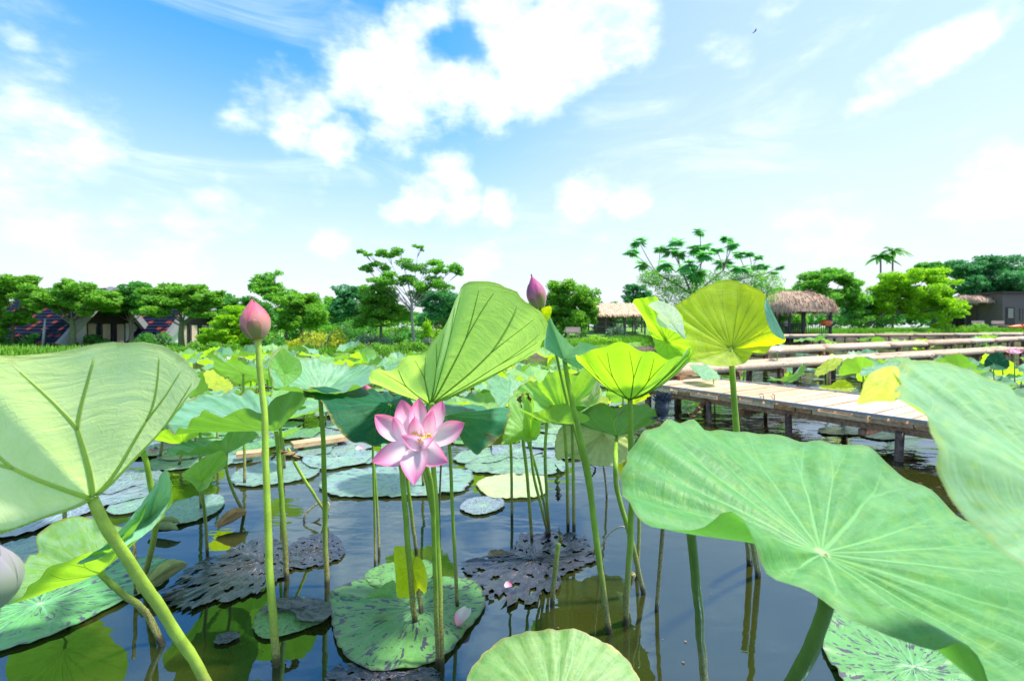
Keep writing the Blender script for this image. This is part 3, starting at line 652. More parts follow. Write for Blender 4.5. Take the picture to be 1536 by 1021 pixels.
# ------------------------------------------------------------ lotus leaf builder
def leafsurf(C, rim, k=1.4, ntn=112, nr=22, ripple=.012, pleat=.004, seed=0, wn=20, droop=0, closed=True):
    R = spline(rim, ntn, closed=True); C = np.array(tuple(C)); rs = np.random.default_rng(seed+11)
    D = R-C
    n = np.zeros(3)
    for i in range(ntn): n += np.cross(D[i], D[(i+1) % ntn])
    n /= np.linalg.norm(n)+1e-12
    flip = n[2] < 0
    if flip: n = -n
    ax = D@n; radv = D-np.outer(ax, n)
    size = np.mean(np.linalg.norm(D, axis=1))
    tt = np.arange(ntn)/ntn
    ph = rs.uniform(0, 2*pi, 8); wav = np.zeros(ntn)
    for q, fr in enumerate([5, 7, 11, 16, 23]): wav += math.sin(1+q)*0+np.sin(2*pi*fr*tt+ph[q])/(1+q*.35)
    edge = np.sin(2*pi*wn*tt)*.35+wav*.4
    rr = np.concatenate([[0], np.linspace(.035, 1, nr)])
    V = [C-n*0.0]; uv = [(0, 0)]
    warp = .010*np.sin(2*pi*3*tt+ph[6])+.006*np.sin(2*pi*7*tt+ph[7])
    aa = 2*pi*(tt+warp)
    inw = rs.uniform(-1, 1, ntn); 
    jag = 1+(np.sin(2*pi*29*tt+ph[3])*.006+np.sin(2*pi*41*tt+ph[4])*.005)
    for r in rr[1:]:
        e = r**k
        lump = .5*np.sin(2*pi*4*tt+ph[5]+r*5)*math.sin(r*7+ph[1])*ripple*.5
        off = edge*ripple*(r**2.2)*size/.25+lump+pleat*np.cos(aa*wn)*r*(1-r*.4)*(size/.25) - droop*r**3
        P = C+radv*(r*(jag if r > .95 else 1)*np.ones(ntn))[:, None]+np.outer(ax*e+off, n)
        V += list(P); uv += [(r*math.cos(a), r*math.sin(a)) for a in aa]
    Fc = []
    m = len(rr)-1
    for i in range(ntn):
        j = (i+1) % ntn; Fc.append((0, 1+i, 1+j))
    for q in range(m-1):
        b0 = 1+q*ntn; b1 = b0+ntn
        for i in range(ntn):
            j = (i+1) % ntn; Fc.append((b0+i, b1+i, b1+j, b0+j))
    if flip: Fc = [f[::-1] for f in Fc]
    return np.array(V), Fc, uv, n, (radv, ax, aa, k, size)
def lotus(label, C, rim, mat, stem=None, k=1.4, sr=.010, smat=None, ribs=0, seed=0, ripple=.012, group=None, name='lotus_leaf', res=(112, 22), extra=None, pleat=.004, wn=20, ribr=.0028):
    """C (px,py,Y), rim [(px,py,Y)..], stem: list of (px,py,Y) from the leaf down"""
    Cw = W(*C); V, Fc, uv, n, info = leafsurf(Cw, [W(*p) for p in rim], k, res[0], res[1], ripple, pleat, seed, wn)
    if stem:
        S = [W(*p) for p in stem]; base = S[-1].copy(); base.z = max(base.z, 0) if len(stem) else base.z
        root = thing(name, label, 'lotus leaf', base, group)
    else:
        base = Cw; root = thing(name, label, 'lotus leaf', base, group)
    mk('blade', V, Fc, ML[mat], root, base, uv=uv)
    if stem:
        pts = [Cw-Vector(n)*.002]+S; pts[-1] = pts[-1]+(pts[-1]-pts[-2]).normalized()*.12
        mb = MB(); mb.tube(pts, [sr*.8, sr, sr*1.05, sr*1.1], 12, n=8*len(pts)); mb.build('stalk', smat or M_STEM, root, base, smooth=True)
    if ribs:
        radv, ax, aa, kk, size = info; mb = MB(); nt = len(aa); Cn = np.array(tuple(Cw))
        grid = V[1:].reshape(res[1], nt, 3); rr = np.linspace(.035, 1, res[1])
        def at(a, r):
            q = np.interp(r, rr, np.arange(res[1])); q0 = int(min(q, res[1]-2)); f = q-q0
            am = (a-aa[0]) % (2*pi); w = np.interp(am, np.append(aa-aa[0], 2*pi), np.arange(nt+1)); i = int(w) % nt; g = w-int(w); j = (i+1) % nt
            return (grid[q0, i]*(1-f)+grid[q0+1, i]*f)*(1-g)+(grid[q0, j]*(1-f)+grid[q0+1, j]*f)*g
        def off(a, r, dd):
            p = at(a, r); e = .03; N = np.cross(at(a, min(r+.03, .99))-at(a, max(r-.03, .04)), at(a+e, r)-at(a-e, r)); N /= np.linalg.norm(N)+1e-12
            return p-N*sg0*dd
        sg0 = np.sign(np.dot(np.cross(at(.5, .12)-at(.5, .04), at(.6, .08)-at(.4, .08)), n)) or 1
        for v in range(ribs):
            a = (v+.5)/ribs*2*pi
            if a > pi: a -= 2*pi
            main = [off(a, r, .0008) for r in np.linspace(.04, .60, 10)]
            mb.tube(main, [ribr*1.5, ribr*.8], 6, n=16)
            for sg in (-1, 1):
                br = []
                for r in np.linspace(.59, .93, 8):
                    br.append(off(a+sg*(r-.59)*.62*2*pi/ribs, r, .0010))
                mb.tube(br, [ribr*.75, ribr*.35], 5, n=16)
        mb.build('rib', simple_rib[mat] if mat in simple_rib else M_STEM, root, base, smooth=True)
    if extra: extra(root, base)
    return root
simple_rib = {'pale': simple('rib_pale', (.55,.72,.18), .5, .15, 20, trans=.5, trc=(.75,.95,.2)),
              'centre': simple('rib_green', (.30,.48,.08), .5, .15, 20, trans=.5, trc=(.5,.8,.1)),
              'bright': simple('rib_dark_green', (.18,.36,.03), .5, .15, 20, trans=.5, trc=(.3,.6,.03)),
              'yellow': simple('rib_olive', (.45,.55,.03), .5, .15, 20, trans=.5, trc=(.75,.9,.03))}

# ---- A: great pale leaf at the left, seen from below
lotus('huge pale green lotus leaf seen from below, filling the left edge', (138,746,.80),
  [(-60,560,.60),(30,541,.62),(85,524,.64),(130,511,.66),(165,515,.68),(195,520,.70),(232,512,.73),(262,520,.76),(283,543,.80),(303,582,.90),
   (262,600,1.02),(200,610,1.12),(110,620,1.18),(0,640,1.15),(-100,680,1.0),(-170,760,.85),(-150,822,.70),(-60,805,.62),(-130,700,.56),(-120,610,.57)][:18]+[(-140,700,.57),(-110,610,.58)],
  'pale', [(160,790,.82),(225,890,.95),(300,1005,1.10),(340,1078,1.16)], k=1.25, sr=.0108, smat=M_STEMY, ribs=14, seed=1, ripple=.010, ribr=.0026, wn=14)
# ---- B: broad leaf at the right, seen from above
lotus('broad mottled green lotus leaf seen from above, filling the lower right', (1232,830,.66),
  [(934,712,.80),(948,672,.86),(985,638,.93),(1035,630,.98),(1062,640,1.0),(1120,648,1.0),(1190,658,1.0),(1290,672,.98),(1360,712,.93),(1430,760,.86),(1510,820,.78),
   (1640,900,.70),(1720,1010,.62),(1640,1100,.54),(1540,1075,.50),(1478,1005,.50),(1440,965,.50),(1395,972,.50),(1340,960,.52),(1290,930,.54),(1245,900,.56),(1195,880,.575),(1150,856,.59),
   (1132,815,.60),(1108,782,.615),(1085,772,.63),(1055,790,.645),(1010,797,.665),(965,782,.69),(945,755,.73)],
  'big', [(1240,900,.665),(1222,960,.68),(1175,1050,.72),(1090,1230,.80)], k=1.15, sr=.0115, smat=M_STEMD, seed=2, ripple=.007, res=(160, 30), wn=22)
# ---- C: blurred leaf close to the lens
lotus('pale blurred lotus leaf close to the camera at the right edge', (1640,760,.44),
  [(1347,549,.50),(1375,541,.52),(1420,545,.53),(1480,566,.53),(1560,600,.53),(1680,630,.52),(1800,700,.50),(1800,850,.42),(1700,960,.36),(1600,930,.36),(1545,860,.37),(1500,822,.38),
   (1462,785,.385),(1425,742,.39),(1400,695,.395),(1398,650,.40),(1385,620,.41),(1352,600,.43),(1346,575,.47)],
  'close', [(1700,860,.45),(1860,1100,.5),(1980,1650,.58)], k=1.1, sr=.012, seed=3, ripple=.006, res=(140, 24))
def flap():
    root = thing('lotus_leaf', 'bright yellow folded leaf lobe beside the pale blurred leaf, right of the boardwalk', 'lotus leaf', W(1345,560,.51))
    P = [(1346,550,.505),(1322,552,.49),(1300,566,.475),(1292,588,.465),(1286,606,.455),(1312,602,.45),(1345,600,.44),(1349,575,.47)]
    V, Fc, uv, n, _ = leafsurf(W(1330,578,.47), [W(*p) for p in P], 1.0, 60, 10, .002, .001, 5)
    mk('blade', V, Fc, ML['lime'], root, W(1345,560,.51), uv=[(a*.4+.4, b*.4+.35) for a, b in uv])
    mb = MB(); mb.tube([W(1348,585,.48), W(1440,640,.50), W(1700,800,.52), W(1900,1620,.6)], .005, 8); mb.build('stalk', M_STEM, root, W(1345,560,.51), smooth=True)
flap()
# ---- D: the big upright centre leaf
lotus('largest upright lotus leaf at the centre, seen from below above the pink flower', (645,606,1.30),
  [(554,568,1.16),(562,552,1.14),(592,548,1.13),(628,535,1.12),(650,512,1.13),(672,478,1.14),(686,445,1.16),(697,424,1.20),(722,420,1.22),(755,428,1.22),(790,452,1.22),(812,470,1.24),(821,492,1.28),(808,520,1.36),
   (790,535,1.5),(765,548,1.62),(725,552,1.68),(690,553,1.70),(650,556,1.68),(615,560,1.6),(585,562,1.45),(563,566,1.3)],
  'centre', [(650,700,1.32),(657,820,1.34),(663,1002,1.335)], k=1.2, sr=.0080, seed=4, ribs=18, ripple=.008, wn=18, ribr=.0016)
# ---- E: rolled pale leaf left of centre
lotus('pale blue-green rolled lotus leaf left of the centre leaf with a bright green flap', (480,588,1.62),
  [(425,523,1.62),(447,533,1.66),(480,542,1.72),(520,547,1.76),(560,548,1.76),(568,560,1.66),(555,575,1.55),(520,585,1.47),(480,586,1.42),(440,582,1.40),(413,580,1.42),(406,562,1.45),(402,545,1.50),(410,530,1.56)],
  'teal', [(483,640,1.66),(486,700,1.7),(488,800,1.75),(490,880,1.75)], k=1.3, sr=.009, seed=5, ripple=.012, smat=M_STEM)
lotus('small bright green upright lotus leaf flap left of the rolled pale leaf', (428,560,1.50),
  [(425,523,1.50),(436,531,1.50),(449,540,1.50),(453,558,1.49),(440,572,1.48),(424,583,1.47),(410,584,1.47),(403,565,1.48),(404,545,1.49),(412,533,1.50)],
  'bright', None, k=1, seed=6, ripple=.003, res=(60, 10))
# ---- F: dark drooping leaf behind the flower
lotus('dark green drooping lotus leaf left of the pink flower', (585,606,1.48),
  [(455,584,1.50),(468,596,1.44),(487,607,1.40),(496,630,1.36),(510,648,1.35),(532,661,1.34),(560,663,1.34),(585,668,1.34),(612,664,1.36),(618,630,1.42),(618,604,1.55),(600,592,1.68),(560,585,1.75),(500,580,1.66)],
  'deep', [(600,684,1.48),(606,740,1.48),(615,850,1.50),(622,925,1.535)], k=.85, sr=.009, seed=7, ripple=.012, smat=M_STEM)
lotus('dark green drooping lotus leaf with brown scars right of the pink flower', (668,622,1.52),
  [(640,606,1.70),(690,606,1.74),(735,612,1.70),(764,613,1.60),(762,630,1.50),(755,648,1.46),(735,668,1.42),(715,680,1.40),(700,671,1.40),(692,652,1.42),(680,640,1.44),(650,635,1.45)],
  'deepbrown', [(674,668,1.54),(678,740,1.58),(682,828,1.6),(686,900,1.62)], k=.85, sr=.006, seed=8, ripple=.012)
# ---- G: bowl behind the left bud stalk
lotus('cupped green lotus leaf with a pale upper side, just behind the tall pink bud stalk', (414,646,1.78),
  [(308,621,1.66),(330,622,1.60),(352,612,1.57),(372,617,1.55),(392,616,1.55),(402,604,1.55),(425,595,1.56),(442,580,1.60),(457,586,1.68),(459,596,1.80),(440,600,2.0),(400,592,2.15),(340,590,2.2),(280,598,2.15),(250,612,2.0),(244,632,1.85),(270,642,1.75)],
  'teal', [(416,660,1.78),(422,740,1.79),(431,868,1.80)], k=1.15, sr=.0095, seed=9, ripple=.012, smat=M_STEM)
# ---- H
lotus('rolled teal lotus leaf below the cupped leaf at the left', (340,680,1.95),
  [(250,678,1.78),(268,680,1.74),(300,672,1.72),(322,660,1.76),(345,648,1.85),(372,643,2.0),(388,652,2.15),(370,658,2.3),(330,656,2.3),(290,660,2.15),(262,668,1.95)],
  'teal', [(340,705,1.95),(352,742,2.2),(367,768,2.46)], k=1.2, sr=.007, seed=10, ripple=.01)
lotus('small folded yellow-green lotus leaf under the rolled teal leaf at the left', (303,722,1.72),
  [(272,712,1.68),(292,696,1.70),(312,682,1.72),(333,675,1.74),(341,686,1.76),(337,699,1.72),(322,712,1.66),(312,730,1.62),(298,737,1.62),(290,727,1.64)],
  'bright', [(304,745,1.74),(308,780,1.9),(311,832,2.0)], k=1, sr=.006, seed=11, ripple=.006, res=(70, 12))
# ---- I: bowl at lower left
lotus('tilted lotus leaf bowl at the lower left, teal rim and glowing green inside', (150,858,1.28),
  [(12,905,1.12),(60,868,1.08),(100,838,1.08),(140,826,1.10),(175,812,1.13),(205,782,1.18),(232,740,1.24),(250,704,1.32),(258,735,1.40),(248,770,1.45),(215,790,1.50),(160,783,1.52),(110,774,1.50),(62,797,1.45),(52,830,1.38),(28,845,1.30),(-5,880,1.20)],
  'bright', [(175,885,1.32),(205,905,1.38),(228,935,1.43),(243,968,1.43)], k=1.25, sr=.009, seed=12, ripple=.008, smat=M_STEM)
lotus('narrow teal lotus leaf standing on edge behind the huge left leaf stalk', (225,775,1.30),
  [(250,704,1.22),(257,740,1.24),(246,768,1.22),(225,795,1.19),(190,818,1.15),(150,836,1.11),(115,846,1.08),(150,822,1.10),(175,800,1.13),(205,765,1.18),(230,730,1.2)],
  'tealboth', None, k=1, seed=13, ripple=.004, res=(70, 10))
# ---- J: bowl right of centre
lotus('bright green bowl-shaped lotus leaf right of the centre, seen from below', (945,598,1.34),
  [(864,537,1.24),(885,528,1.20),(908,519,1.18),(930,512,1.17),(955,520,1.17),(980,531,1.18),(1003,538,1.19),(1022,534,1.22),(1036,522,1.28),(1040,535,1.4),(1015,545,1.55),(980,540,1.62),(930,535,1.64),(890,536,1.5)],
  'bright', [(947,680,1.36),(947,780,1.40),(941,880,1.50),(938,936,1.53)], k=1.5, sr=.0095, seed=14, ripple=.006, ribs=18, ribr=.0013, wn=18)
lotus('upright curled lotus leaf lobe with a highlight painted white on its fold, above the bowl-shaped leaf', (1000,512,1.36),
  [(948,452,1.38),(968,446,1.36),(985,445,1.34),(990,455,1.32),(1008,462,1.31),(1022,472,1.30),(1028,495,1.29),(1032,512,1.28),(1037,522,1.28),(1030,536,1.30),(1000,539,1.32),(985,528,1.36),(975,500,1.42),(965,475,1.42)],
  'bright', None, k=.9, seed=15, ripple=.012, res=(90, 16))
lotus('painted white highlight on the curled edge of the upright lobe beside the yellow leaf', (1008,485,1.29),
  [(972,458,1.30),(985,451,1.28),(1000,455,1.27),(1015,463,1.26),(1024,480,1.26),(1027,498,1.26),(1029,510,1.26),(1020,502,1.27),(1005,494,1.30),(988,488,1.33),(985,474,1.32),(995,466,1.30),(985,462,1.3)],
  'white', None, k=.9, seed=16, ripple=.003, res=(60, 10))
# ---- K: yellow backlit leaf
lotus('glowing yellow-green upright lotus leaf right of the centre', (1097,524,1.38),
  [(1012,462,1.36),(1030,448,1.37),(1052,432,1.38),(1085,420,1.40),(1110,423,1.40),(1140,436,1.38),(1150,448,1.36),(1160,475,1.32),(1172,498,1.30),(1178,512,1.30),(1158,519,1.32),(1148,530,1.33),(1130,529,1.34),(1118,544,1.34),(1095,549,1.34),(1068,548,1.34),(1045,541,1.34),(1028,534,1.34),(1020,505,1.35)],
  'yellow', [(1101,600,1.40),(1110,700,1.46),(1128,800,1.70),(1137,862,1.83)], k=1.2, sr=.010, seed=17, ripple=.006, ribs=18, ribr=.0010, wn=18)
lotus('teal folded-back edge of the glowing yellow leaf', (1160,480,1.30),
  [(1149,447,1.33),(1156,462,1.31),(1165,480,1.295),(1178,508,1.285),(1168,506,1.29),(1157,497,1.30),(1150,480,1.31),(1147,462,1.32)],
  'tealboth', None, k=1, seed=18, ripple=.002, res=(40, 8))
# ---- M: teal sliver between centre leaf and bowl
lotus('pale teal folded lotus leaf between the centre leaf and the bowl-shaped leaf', (846,538,1.50),
  [(822,470,1.46),(834,492,1.44),(848,508,1.42),(862,520,1.42),(875,513,1.46),(902,523,1.5),(890,532,1.6),(874,552,1.56),(858,548,1.5),(842,538,1.46),(828,528,1.44),(816,520,1.44),(818,495,1.45)],
  'tealboth', [(856,590,1.48),(880,700,1.44),(897,830,1.45),(914,948,1.49)], k=1, sr=.0095, seed=19, ripple=.006, res=(80, 14))
# ---- N: cluster behind
lotus('large bright green lotus leaf behind the olive drooping leaf, right of centre', (845,620,2.05),
  [(778,600,1.9),(770,590,1.95),(790,573,2.0),(812,572,2.0),(822,560,2.0),(842,556,2.0),(862,562,2.0),(880,550,2.0),(895,560,2.0),(900,580,1.95),(893,605,1.9),(850,625,1.85),(800,622,1.85)],
  'bright', [(850,700,2.1),(852,790,2.27)], k=1.2, sr=.008, seed=20, ripple=.014)
lotus('pale cream curled lotus leaf edge behind the bowl-shaped leaf', (893,598,1.95),
  [(870,602,1.9),(885,590,1.9),(895,572,1.92),(905,562,1.95),(899,575,2.0),(903,592,2.0),(890,608,1.95)], 'cream', None, k=1, seed=21, ripple=.004, res=(40, 8))
lotus('yellow-green crumpled lotus leaf with a torn hole, right of the scarred dark leaf', (795,655,1.72),
  [(765,595,1.75),(785,588,1.78),(800,600,1.74),(800,625,1.68),(812,635,1.66),(806,655,1.62),(790,662,1.62),(770,655,1.63),(752,668,1.64),(758,640,1.68),(762,615,1.72)],
  'bright', [(800,710,1.74),(812,760,1.9),(822,802,2.19)], k=1, sr=.006, seed=22, ripple=.02, res=(80, 14))
# ---- O: olive drooping
lotus('long olive and teal drooping lotus leaf right of the centre', (925,654,2.11),
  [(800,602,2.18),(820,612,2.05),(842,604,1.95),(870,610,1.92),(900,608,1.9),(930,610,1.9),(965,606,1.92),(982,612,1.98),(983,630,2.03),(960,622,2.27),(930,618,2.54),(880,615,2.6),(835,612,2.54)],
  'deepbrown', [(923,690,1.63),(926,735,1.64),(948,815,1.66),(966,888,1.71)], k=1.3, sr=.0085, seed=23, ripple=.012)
lotus('olive cup-shaped underside of a lotus leaf left of the long drooping leaf', (820,633,1.60),
  [(778,612,1.6),(800,618,1.55),(822,612,1.52),(845,605,1.50),(860,612,1.52),(885,628,1.56),(865,634,1.62),(840,628,1.7),(800,620,1.72)], 'fresh', [(820,640,1.61),(818,700,1.63),(824,800,2.19)], k=1.5, sr=.0065, seed=24, ripple=.008, res=(80, 14), smat=M_STEM)
# ---- P cream
lotus('pale cream wrinkled lotus leaf hanging below the olive drooping leaf', (905,650,2.49),
  [(832,672,2.41),(838,645,2.41),(858,628,2.41),(880,630,2.38),(905,638,2.35),(938,655,2.35),(945,680,2.35),(935,693,2.35),(912,699,2.35),(890,698,2.35),(870,690,2.35),(850,686,2.38),(836,690,2.39)],
  'cream', [(905,690,2.5),(908,720,2.6),(910,745,2.68)], k=.8, sr=.006, seed=25, ripple=.014, smat=M_STEMB)
# ---- R teal behind
lotus('glossy teal lotus leaf right of the flower behind the scarred leaf', (765,595,2.3),
  [(728,568,2.2),(745,564,2.3),(770,568,2.4),(790,578,2.4),(800,588,2.3),(790,600,2.15),(765,600,2.1),(752,612,2.05),(740,595,2.05),(730,580,2.1)],
  'teal', [(766,640,2.3),(768,780,2.38)], k=1, sr=.007, seed=26, ripple=.014, res=(80, 14))
lotus('dark green lotus leaf underside peeking out right of the huge left leaf', (210,664,1.55),
  [(205,655,1.5),(222,640,1.46),(238,618,1.45),(246,632,1.5),(243,645,1.6),(228,655,1.66),(212,655,1.66),(203,660,1.58)], 'fresh', [(222,710,1.58),(233,790,1.66),(214,872,1.80)], k=1.1, sr=.0095, seed=27, ripple=.006, res=(60, 12))
# leaves added behind the front ones for their dark reflections in the water
for lb, cx, cy, Yd, wx, sd in [('shaded lotus leaf hidden behind the pink flower, mirrored in the water below',632,612,2.85,58,61),('shaded lotus leaf hidden behind the cupped leaf, mirrored below the tall bud stalk',420,626,2.35,62,62),
        ('shaded lotus leaf behind the long drooping leaf, mirrored right of the purple pad',858,634,2.25,62,63),('small shaded lotus leaf behind the tall bud stalk, mirrored beside it',424,652,3.2,28,64),('shaded lotus leaf behind the huge left leaf, mirrored at the lower left',95,650,2.1,90,65)]:
    ry = wx*.22
    rim = [(cx+wx*math.cos(a)*(1+.10*math.sin(3*a+sd)), cy-6-ry*.25*math.sin(a)-6*abs(math.cos(a)), Yd+wx/F*Yd*.95*math.sin(a)) for a in np.linspace(0, 2*pi, 13)[:-1]]
    lotus(lb, (cx, cy+4, Yd), rim, 'fresh', [(cx+2, (cy+HY+F/Yd)/2, Yd), (cx+3, HY+F/Yd, Yd)], k=1.2, sr=.008, seed=sd, ripple=.014, res=(72, 12))
# raised pad at the bottom
lotus('round pale green lotus leaf standing low at the bottom centre', (832,1075,1.02),
  [(698,1030,1.10),(708,1000,1.13),(730,975,1.16),(748,962,1.18),(770,952,1.19),(800,945,1.20),(835,943,1.20),(868,944,1.20),(895,958,1.19),(915,966,1.18),(940,990,1.16),(958,1015,1.13),(968,1060,1.07),(960,1150,.97),(900,1220,.90),(820,1235,.88),(740,1200,.90),(700,1110,.99)],
  'padlight', [(832,1110,1.03),(835,1190,1.02)], k=1.4, sr=.010, seed=28, ripple=.007, wn=20)
# more mid leaves placed as seen
MID = [
 ('teal','pale teal lotus leaf hanging over the gap right of the huge left leaf',(365,560,2.9),[(318,532,2.8),(340,540,2.7),(372,548,2.7),(400,556,2.75),(412,562,2.9),(395,568,3.0),(360,572,3.0),(330,560,3.0)],(366,640),.9),
 ('teal','large pale blue-green lotus leaf in front of the far leaves left of centre',(300,600,2.5),[(245,618,2.2),(262,604,2.3),(300,595,2.5),(350,590,2.7),(380,600,2.7),(370,615,2.4),(330,625,2.2),(290,640,2.05),(250,646,2.05)],(300,720),.9),
 ('yellow','yellow-green lotus leaf behind the pale leaves left of the bud stalk',(325,575,3.4),[(305,560,3.4),(318,556,3.5),(335,565,3.5),(350,578,3.4),(340,588,3.2),(318,586,3.2)],(325,640),1),
 ('fresh','pale teal lotus leaf lying above the deck far end',(1070,555,5.4),[(1035,548,5.6),(1055,547,5.7),(1070,555,5.5),(1080,568,5.2),(1060,570,5.1),(1045,560,5.3)],(1066,590),.9),
 ('yellow','bright yellow tilted lotus leaf in front of the log walkway posts',(1240,552,5.6),[(1222,560,5.5),(1232,546,5.6),(1250,537,5.7),(1264,538,5.7),(1256,550,5.5),(1240,560,5.4),(1230,563,5.4)],(1243,602),1),
 ('yellow','yellow lotus leaf peaking just behind the far edge of the boardwalk',(1262,582,5.3),[(1228,581,5.3),(1245,576,5.3),(1262,570,5.3),(1274,573,5.3),(1284,583,5.3),(1265,587,5.1),(1245,585,5.1)],(1260,615),1),
 ('teal','teal and green bowl lotus leaf beyond the boardwalk left of the yellow tilted leaf',(1180,572,5.6),[(1155,566,5.6),(1175,566,5.5),(1195,558,5.5),(1205,545,5.6),(1208,552,5.7),(1195,570,5.8),(1170,570,5.9)],(1182,606),1),
 ('teal','wide pale teal lotus leaf behind the blurred leaf on the right',(1330,555,5.2),[(1290,560,5.0),(1305,550,5.2),(1330,545,5.4),(1365,545,5.5),(1390,548,5.4),(1380,556,5.1),(1340,565,4.8)],(1330,625),.9),
 ('bright','bright green lotus leaf under the middle of the log walkway',(1345,540,5.9),[(1325,545,5.9),(1335,537,6.1),(1355,536,6.2),(1380,543,6.1),(1365,548,5.8),(1340,549,5.7)],(1345,600),.9),
 ('deep','dark round lotus leaf at the right edge beyond the walkway',(1490,545,6.6),[(1478,550,6.6),(1478,538,6.6),(1488,530,6.6),(1502,529,6.6),(1512,540,6.6),(1513,552,6.6),(1495,555,6.5)],(1492,590),1),
]
for mt, lb, C, rim, st, kk in MID:
    z0 = WZ(st[0], st[1]); Yb = z0.y
    sy = HY+F/C[2]
    lotus(lb, C, rim, mt, [(C[0]+1, (C[1]+sy)/2, C[2]), (C[0]+2, sy, C[2])], k=kk, sr=.008, seed=hash(C) % 1000, res=(64, 10), ripple=.02)

# ------------------------------------------------------------ lone stalks
def stalk(label, pts, r, mat=None, name='lotus_stalk', cap=None, seg=10, group=None):
    P = [W(*p) for p in pts]; b = P[-1]
    root = thing(name, label, 'stalk', b, group); Q = P[:-1]+[b, b+(b-P[-2]).normalized()*.1]
    mb = MB(); mb.tube(Q, r, seg, n=8*len(Q)); mb.build('stem', mat or M_STEM, root, b, smooth=True); return root, b
def Yb(py): return F/(py-HY)
stalk('thin straight stalk left of the pink flower stems', [(560,690,2.0),(566,760,2.02),(569,832,Yb(832))], .0055)
stalk('stalk leaning behind the pink flower, left of the thick pair', [(609,700,1.9),(616,760,1.95),(625,830,Yb(830))], .0075, M_STEM)
stalk('slim stalk leaning right beneath the pink flower', [(634,690,1.45),(645,750,1.45),(655,815,1.6),(660,860,Yb(860))], .0065, M_STEM)
stalk('thin stalk with a closed brown tip right of the flower stems', [(662,690,2.2),(660,730,2.3),(659,768,Yb(768))], .005, M_STEMB)
stalk('straight left stalk of the pair below the crumpled yellow leaf', [(784,655,1.95),(792,730,2.05),(798,812,Yb(812))], .0075, M_STEM)
stalk('thin curved middle stalk below the crumpled yellow leaf', [(792,662,2.0),(806,710,2.05),(819,770,2.2),(822,798,Yb(798))], .006, M_STEM)
stalk('short cut green stump in front of the rotten purple pad', [(838,815,1.62),(832,860,1.62),(828,908,Yb(908))], .009, M_STEM)
stalk('pale bent dead stalk looped on the water behind the cupped leaf stalk', [(432,672,2.2),(452,712,2.25),(480,755,2.35),(491,774,Yb(774))], .0075, M_STEMY)
stalk('thin straight stalk standing alone under the folded yellow-green leaf', [(1036,795,1.0),(1044,870,1.02),(1056,1015,1.18),(1062,1080,Yb(1080))], .010, M_STEMD)
stalk('short thick stalk emerging under the edge of the broad mottled leaf', [(1118,780,1.75),(1122,812,1.85),(1125,845,Yb(845))], .012, M_STEM)
stalk('thin stalk beside the bowl leaf stem reaching the water', [(958,740,1.8),(958,800,1.8),(955,870,Yb(870))], .007, M_STEM)
stalk('brown seed stalk stub standing behind the stalk of the huge left leaf', [(200,806,1.68),(203,850,1.68),(204,893,Yb(893))], .006, M_STEMB)
stalk('white bent dry reed leaning on the cupped leaf stalk', [(948,793,1.65),(930,790,1.7),(914,800,1.78),(902,818,1.9),(897,832,Yb(832))], .003, simple('dry_reed',(.55,.5,.42),.6,.2))
stalk('bent brown lower stalk of the pale hanging leaf', [(950,860,1.5),(938,895,1.52),(940,930,Yb(932))], .009, M_STEMB)
def ring():
    c = WZ(478, 780); pts = [c+Vector((-.01+.05*math.cos(a)+.03*math.sin(a), .03*math.sin(a), .04+.045*math.sin(a))) for a in np.linspace(0, 1.85*pi, 14)]
    mb = MB(); mb.tube(pts, .005, 6, n=40); o = mb.build('reed_loop', M_STEMB, None, c, smooth=True); tag(o, 'thin brown reed loop at the foot of the pale bent dead stalk', 'reed')
ring()

# ------------------------------------------------------------ flower and buds
def petal(name, base, tip, w, mat, root, org, cup=.35, bow=.10, face=None, tipk=.72, ns=16, nw=9, twist=0, seed=0):
    base = Vector(base); tip = Vector(tip); d = tip-base; L = d.length; dn = d/L
    face = Vector(face if face is not None else (0, -1, .25)).normalized()
    side = dn.cross(face).normalized(); nrm = side.cross(dn).normalized()
    if nrm.dot(face) < 0: nrm = -nrm
    V = []; uv = []; Fc = []
    rs = random.Random(seed)
    f1 = rs.uniform(-1, 1)
    for i in range(ns+1):
        s = i/ns
        pw = (.42+.58*math.sin(s/.55*pi/2)) if s < .55 else max(0, math.cos((s-.55)/.45*pi/2))**.85
        if s > .999: pw = 0.0
        for j in range(nw+1):
            q = j/nw*2-1
            c = base+d*s-nrm*(math.sin(pi*s)*bow*L*.9)+nrm*(abs(q)**1.8)*cup*w*pw*.55+side*q*w*.5*pw
            c += nrm*math.sin(q*4+s*6+f1*3)*.02*w
            V.append(c); uv.append((s, j/nw))
    for i in range(ns):
        for j in range(nw):
            a = i*(nw+1)+j; Fc.append((a, a+1, a+nw+2, a+nw+1))
    return mk(name, V, Fc, mat, root, org, uv=uv)
